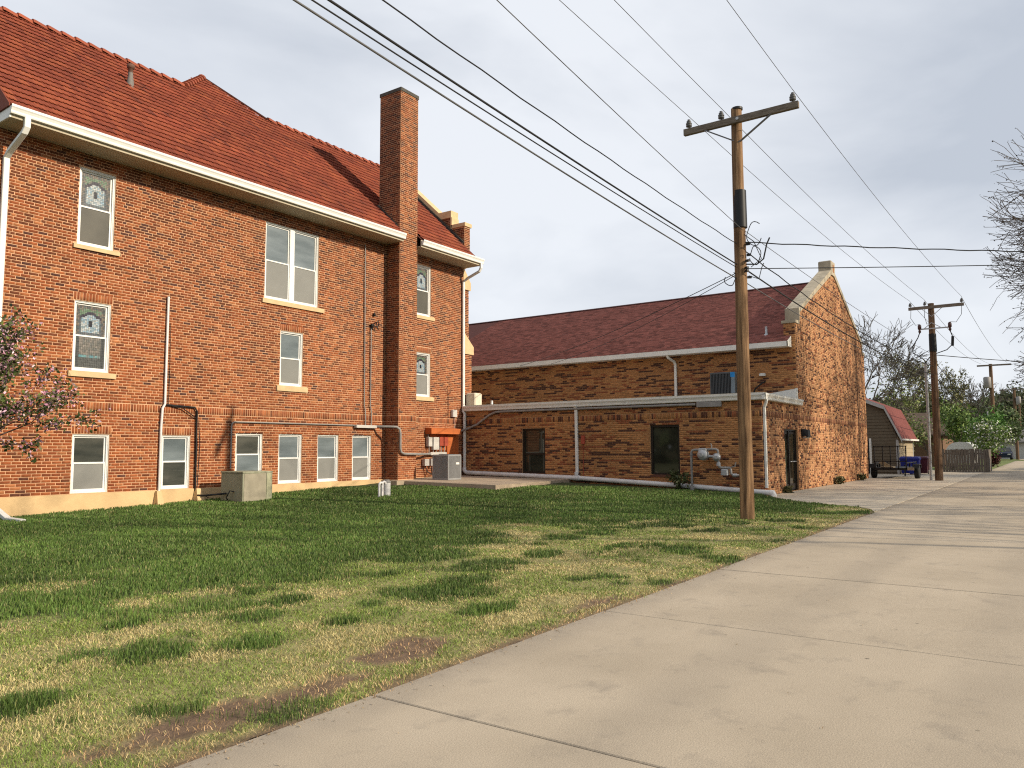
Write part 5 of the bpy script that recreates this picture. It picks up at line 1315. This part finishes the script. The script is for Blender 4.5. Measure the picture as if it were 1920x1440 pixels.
def tree(base, L_, r, levels, seed, label, cols=None, per=2, lsize=.2, name='tree', group=None, bark='bark', spread=.15, d=(0,0,1), lev0=None, minr=.004, **kw):
    rng = random.Random(seed)
    t = thing(name, base, label, 'tree', group)
    sg = skeleton(rng, base, d, L_, r, levels, **kw)
    wood_mesh(sg, 'trunk', MT[bark] if isinstance(bark, str) else bark, t, minr)
    if cols: leaf_mesh(rng, sg, levels-1 if lev0 is None else lev0, per, lsize, cols, 'crown', t, spread)
    return t, sg
GR = [(.12,.19,.04),(.15,.22,.05),(.09,.15,.035),(.18,.25,.06)]
OLV = [(.19,.19,.08),(.22,.21,.09),(.16,.17,.07)]
# blossoming tree at the left edge of the lawn
rng = random.Random(21)
bt = thing('blossom_tree', (4.75, 15.1, 0), 'small pink blossoming crab apple tree before the church wall', 'tree')
sg = []
for (dx, dz, ln) in ((.9,.75,1.05),(.75,1.1,1.25),(.4,1.4,1.25),(.1,1.5,1.25),(1.05,.55,.85),(.6,.9,1.15),(-.6,1.2,1.2),(-.9,.8,1.1),(.85,.9,1.2),(.55,1.3,1.2),(.9,.8,1.0)):
    sg += skeleton(rng, (4.75,15.1,.95), (dx, rng.uniform(-.45,.45), dz), ln, .032, 3, split=(2,3), ang=(14,38), shrink=.68, wob=.10, upb=.08, side=.45)
sg.append(([np.array((4.75,15.1,-.1)),np.array((4.74,15.1,.5)),np.array((4.75,15.1,1.0))],[.10,.085,.07],0))
wood_mesh(sg, 'trunk', mat('cherry_bark', (.13,.085,.07), .85, .3), bt, .004)
leaf_mesh(rng, sg, 2, 7, .07, [(.07,.10,.02),(.10,.13,.03),(.05,.07,.02),(.12,.10,.04)], 'crown', bt, .06)
leaf_mesh(rng, sg, 2, 5, .055, [(.52,.27,.36),(.58,.36,.44),(.45,.20,.29),(.62,.45,.50)], 'blossom', bt, .05)
# bare tree at the right edge, with clusters of dark leaf buds
tr_, sgr = tree((32.0,-4.4,0), 2.9, .28, 6, 5, 'tall bare tree with dark seed clusters at the right edge of the alley', [(.035,.025,.02),(.05,.035,.025),(.03,.02,.018)], 1, .055, 'budding_tree', split=(3,4), ang=(16,44), shrink=.82, wob=.12, upb=.03, side=.35, spread=.03, minr=.008, prune=lambda p: p[2] < 3.0 or p[1] > 1.55+.08*math.sin(p[2]*4+p[0]))
tree((47.0,-3.6,0), 2.8, .26, 6, 31, 'second bare tree with seed clusters, lower and behind the first at the right edge', [(.035,.025,.02),(.05,.035,.025),(.03,.02,.018)], 1, .075, 'budding_tree', split=(3,4), ang=(16,44), shrink=.81, wob=.12, upb=.03, side=.35, spread=.03, minr=.011, prune=lambda p: p[2] < 3.2 or p[1] > 2.0+.1*math.sin(p[2]*3+p[0]))
SHD = 'bare trees along the right side of the alley'
tree((25.5,-9.5,0), 3.6, .25, 5, 8, 'leafless tree standing right of the alley, nearest the camera', None, group=SHD, name='bare_tree', shrink=.78, side=.5, minr=.012)
tree((43,-8.5,0), 4.2, .28, 6, 9, 'leafless tree right of the alley opposite the hall gable', None, group=SHD, name='bare_tree', shrink=.80, side=.4, minr=.02)
for k, (x, y, w_) in enumerate(((19.5,-17,'nearest the camera in the back row'),(27,-19,'second in the back row'),(35.5,-18,'third in the back row'),(46,-19,'farthest in the back row'))):
    tree((x,y,0), 4.9, .32, 5, 40+k, 'tall leafless tree far right of the alley, '+w_, None, group=SHD, name='bare_tree', split=(2,3), ang=(16,40), shrink=.80, side=.4, minr=.028)
tree((50,-6.5,0), 3.5, .25, 5, 10, 'leafless tree right of the alley opposite the shed', None, group=SHD, name='bare_tree', shrink=.78, side=.5, minr=.012)
# trees behind the hall and down the alley
BG = 'trees beyond the hall'
tree((66,11.2,0), 3.5, .34, 6, 12, 'large bare spreading tree rising just right of the hall gable', None, group=BG, name='bare_tree', ang=(14,38), shrink=.76, split=(3,3), wob=.09, upb=.05, side=.35, minr=.017, bark='greybark')
tree((84,10.6,0), 3.2, .24, 5, 13, 'bare tree with first green leaves behind the shed roof', OLV, 1, .22, 'budding_tree', BG, shrink=.77, split=(3,3), ang=(14,36), wob=.09, minr=.022, bark='greybark')
tree((92,9.0,0), 2.9, .22, 5, 14, 'thin bare tree between the shed and the second pole', OLV, 1, .2, 'budding_tree', BG, shrink=.77, split=(3,3), ang=(14,36), wob=.09, minr=.022, bark='greybark')
tree((100,7.4,0), 2.6, .22, 5, 15, 'hazy bare tree just right of the second pole', None, group=BG, name='bare_tree', shrink=.76, split=(3,3), ang=(14,36), wob=.09, minr=.024, bark='greybark')
tree((78,10.6,0), 2.3, .16, 4, 16, 'light green leafing tree above the shed', [(.13,.17,.045),(.17,.20,.06)], 2, .22, 'leafy_tree', BG, spread=.35, shrink=.8)
tree((58.5,8.4,0), 1.15, .09, 4, 17, 'yellow green shrub beside the shed wall', [(.15,.17,.035),(.10,.12,.03),(.17,.15,.05)], 5, .16, 'leafy_shrub', BG, spread=.22, shrink=.8)
tree((60.5,7.1,0), 1.2, .09, 4, 18, 'olive shrub growing left of the second pole foot', OLV+GR, 4, .16, 'leafy_shrub', BG, spread=.25, shrink=.8)
tree((62,4.75,0), 1.35, .10, 4, 19, 'bright green rounded tree behind the wooden fence', [(.07,.17,.02),(.10,.22,.03),(.05,.12,.015)], 9, .17, 'leafy_tree', BG, spread=.26, shrink=.78, lev0=2)
tree((60.5,3.75,0), 1.0, .07, 4, 20, 'pale green tree with white blossom at the right end of the fence', [(.16,.26,.05),(.20,.28,.07),(.12,.20,.04),(.65,.65,.58)], 7, .14, 'blossoming_shrub', BG, spread=.22, shrink=.76, lev0=2)
tree((68,6.2,0), 1.6, .10, 4, 23, 'dense green tree behind the white vehicle', GR, 6, .22, 'leafy_tree', BG, spread=.32, shrink=.78)
tree((104,5.6,0), 2.4, .16, 5, 24, 'dark green tree behind the transformer pole', [(.09,.125,.05),(.12,.155,.06)], 4, .3, 'leafy_tree', BG, spread=.4, shrink=.76)
tree((140,5.0,0), 3.2, .22, 5, 25, 'dark tree rising behind the far garage', [(.10,.12,.06),(.13,.14,.07)], 3, .4, 'leafy_tree', BG, spread=.5, shrink=.76)
tree((138,-.5,0), 3.3, .24, 5, 26, 'broad grey green tree behind the far garage roof, rightmost', [(.12,.13,.07),(.15,.155,.08)], 3, .4, 'leafy_tree', BG, spread=.5, shrink=.76)
tree((72,4.0,0), .36, .05, 4, 27, 'low dark red shrub at the foot of the transformer pole', [(.06,.018,.016),(.08,.025,.02)], 8, .14, 'red_shrub', BG, spread=.18, shrink=.8, lev0=1)
# far belt of trees that reads as one mass
V = []; r_ = np.random.default_rng(6)
n = 26000
ang_ = r_.uniform(-.20, .42, n); rad = r_.uniform(150, 230, n)
hgt = 7+5*Noise2(9).fbm(ang_*26, ang_*0+3, 3)
zz = hgt*r_.random(n)**.6
P = np.stack([rad*np.cos(ang_), rad*np.sin(ang_), zz], -1)
a = r_.normal(0,1,(n,3)); a /= np.linalg.norm(a,axis=1)[:,None]; b = np.cross(a, r_.normal(0,1,(n,3))); b /= np.linalg.norm(b,axis=1)[:,None]
s = (.5+.7*r_.random(n))[:,None]
V = np.stack([P-a*s, P+b*s*.6, P+a*s, P-b*s*.6], 1).reshape(-1, 3)
T = np.array([(.12,.125,.075),(.15,.14,.095),(.13,.11,.085),(.11,.14,.06)])[r_.integers(0,4,n)]*(.6+.8*r_.random(n))[:,None]
o = link('distant_trees', mesh_np('distant_trees', V, np.arange(4*n).reshape(n,4), T), MT['leaf']); tag(o, 'hazy belt of distant trees along the horizon', 'trees', kind='stuff')
n = 30000                       # unseen tree belt behind the viewer, added to cut sky light on the wing
ang_ = r_.uniform(1.75, 6.03, n); rad = r_.uniform(48, 72, n)
zz = (7+6*Noise2(12).fbm(ang_*9, ang_*0+3, 3))*r_.random(n)**.7
P = np.stack([5+rad*np.cos(ang_), rad*np.sin(ang_), zz], -1)
a = r_.normal(0,1,(n,3)); a /= np.linalg.norm(a,axis=1)[:,None]; b = np.cross(a, r_.normal(0,1,(n,3))); b /= np.linalg.norm(b,axis=1)[:,None]
s = (.6+.8*r_.random(n))[:,None]
V = np.stack([P-a*s, P+b*s*.6, P+a*s, P-b*s*.6], 1).reshape(-1, 3)
T = np.array([(.08,.085,.045),(.10,.09,.055),(.06,.085,.03)])[r_.integers(0,3,n)]*(.6+.8*r_.random(n))[:,None]
o = link('sky_blocking_trees', mesh_np('sky_blocking_trees', V, np.arange(4*n).reshape(n,4), T), MT['leaf']); tag(o, 'added out of view belt of trees that blocks low sky light around the church block', 'trees', kind='stuff')
# weeds at wall feet
for (x, y, s, lb) in ((39.6,7.5,.15,'tuft of weeds at the foot of the gable near its far corner'),(34.8,7.52,.17,'tuft of dry weeds at the foot of the gable wall'),(27.3,7.55,.10,'small weed beside the wing door'),(24.75,10.5,.4,'dark shrubby weed against the wing wall under its window')):
    rng = random.Random(int(x*10)); t = thing('weed', (x, y, 0), lb, 'weed'); sg = []
    z0 = lz(x, y)-.02 if x < 25 else 0
    for k in range(9): sg += skeleton(rng, (x, y, z0), (rng.gauss(0,.5), rng.gauss(0,.4), 1), s, .006, 1, wob=.2, upb=0)
    wood_mesh(sg, 'stem', MT['leaf'] if False else mat('weed_stem', (.08,.08,.03), .9), t, .003); leaf_mesh(rng, sg, 0, 3, .09, [(.05,.07,.02),(.08,.09,.03)] if x < 25 else [(.16,.14,.06),(.10,.11,.04)], 'leaves', t, .05)
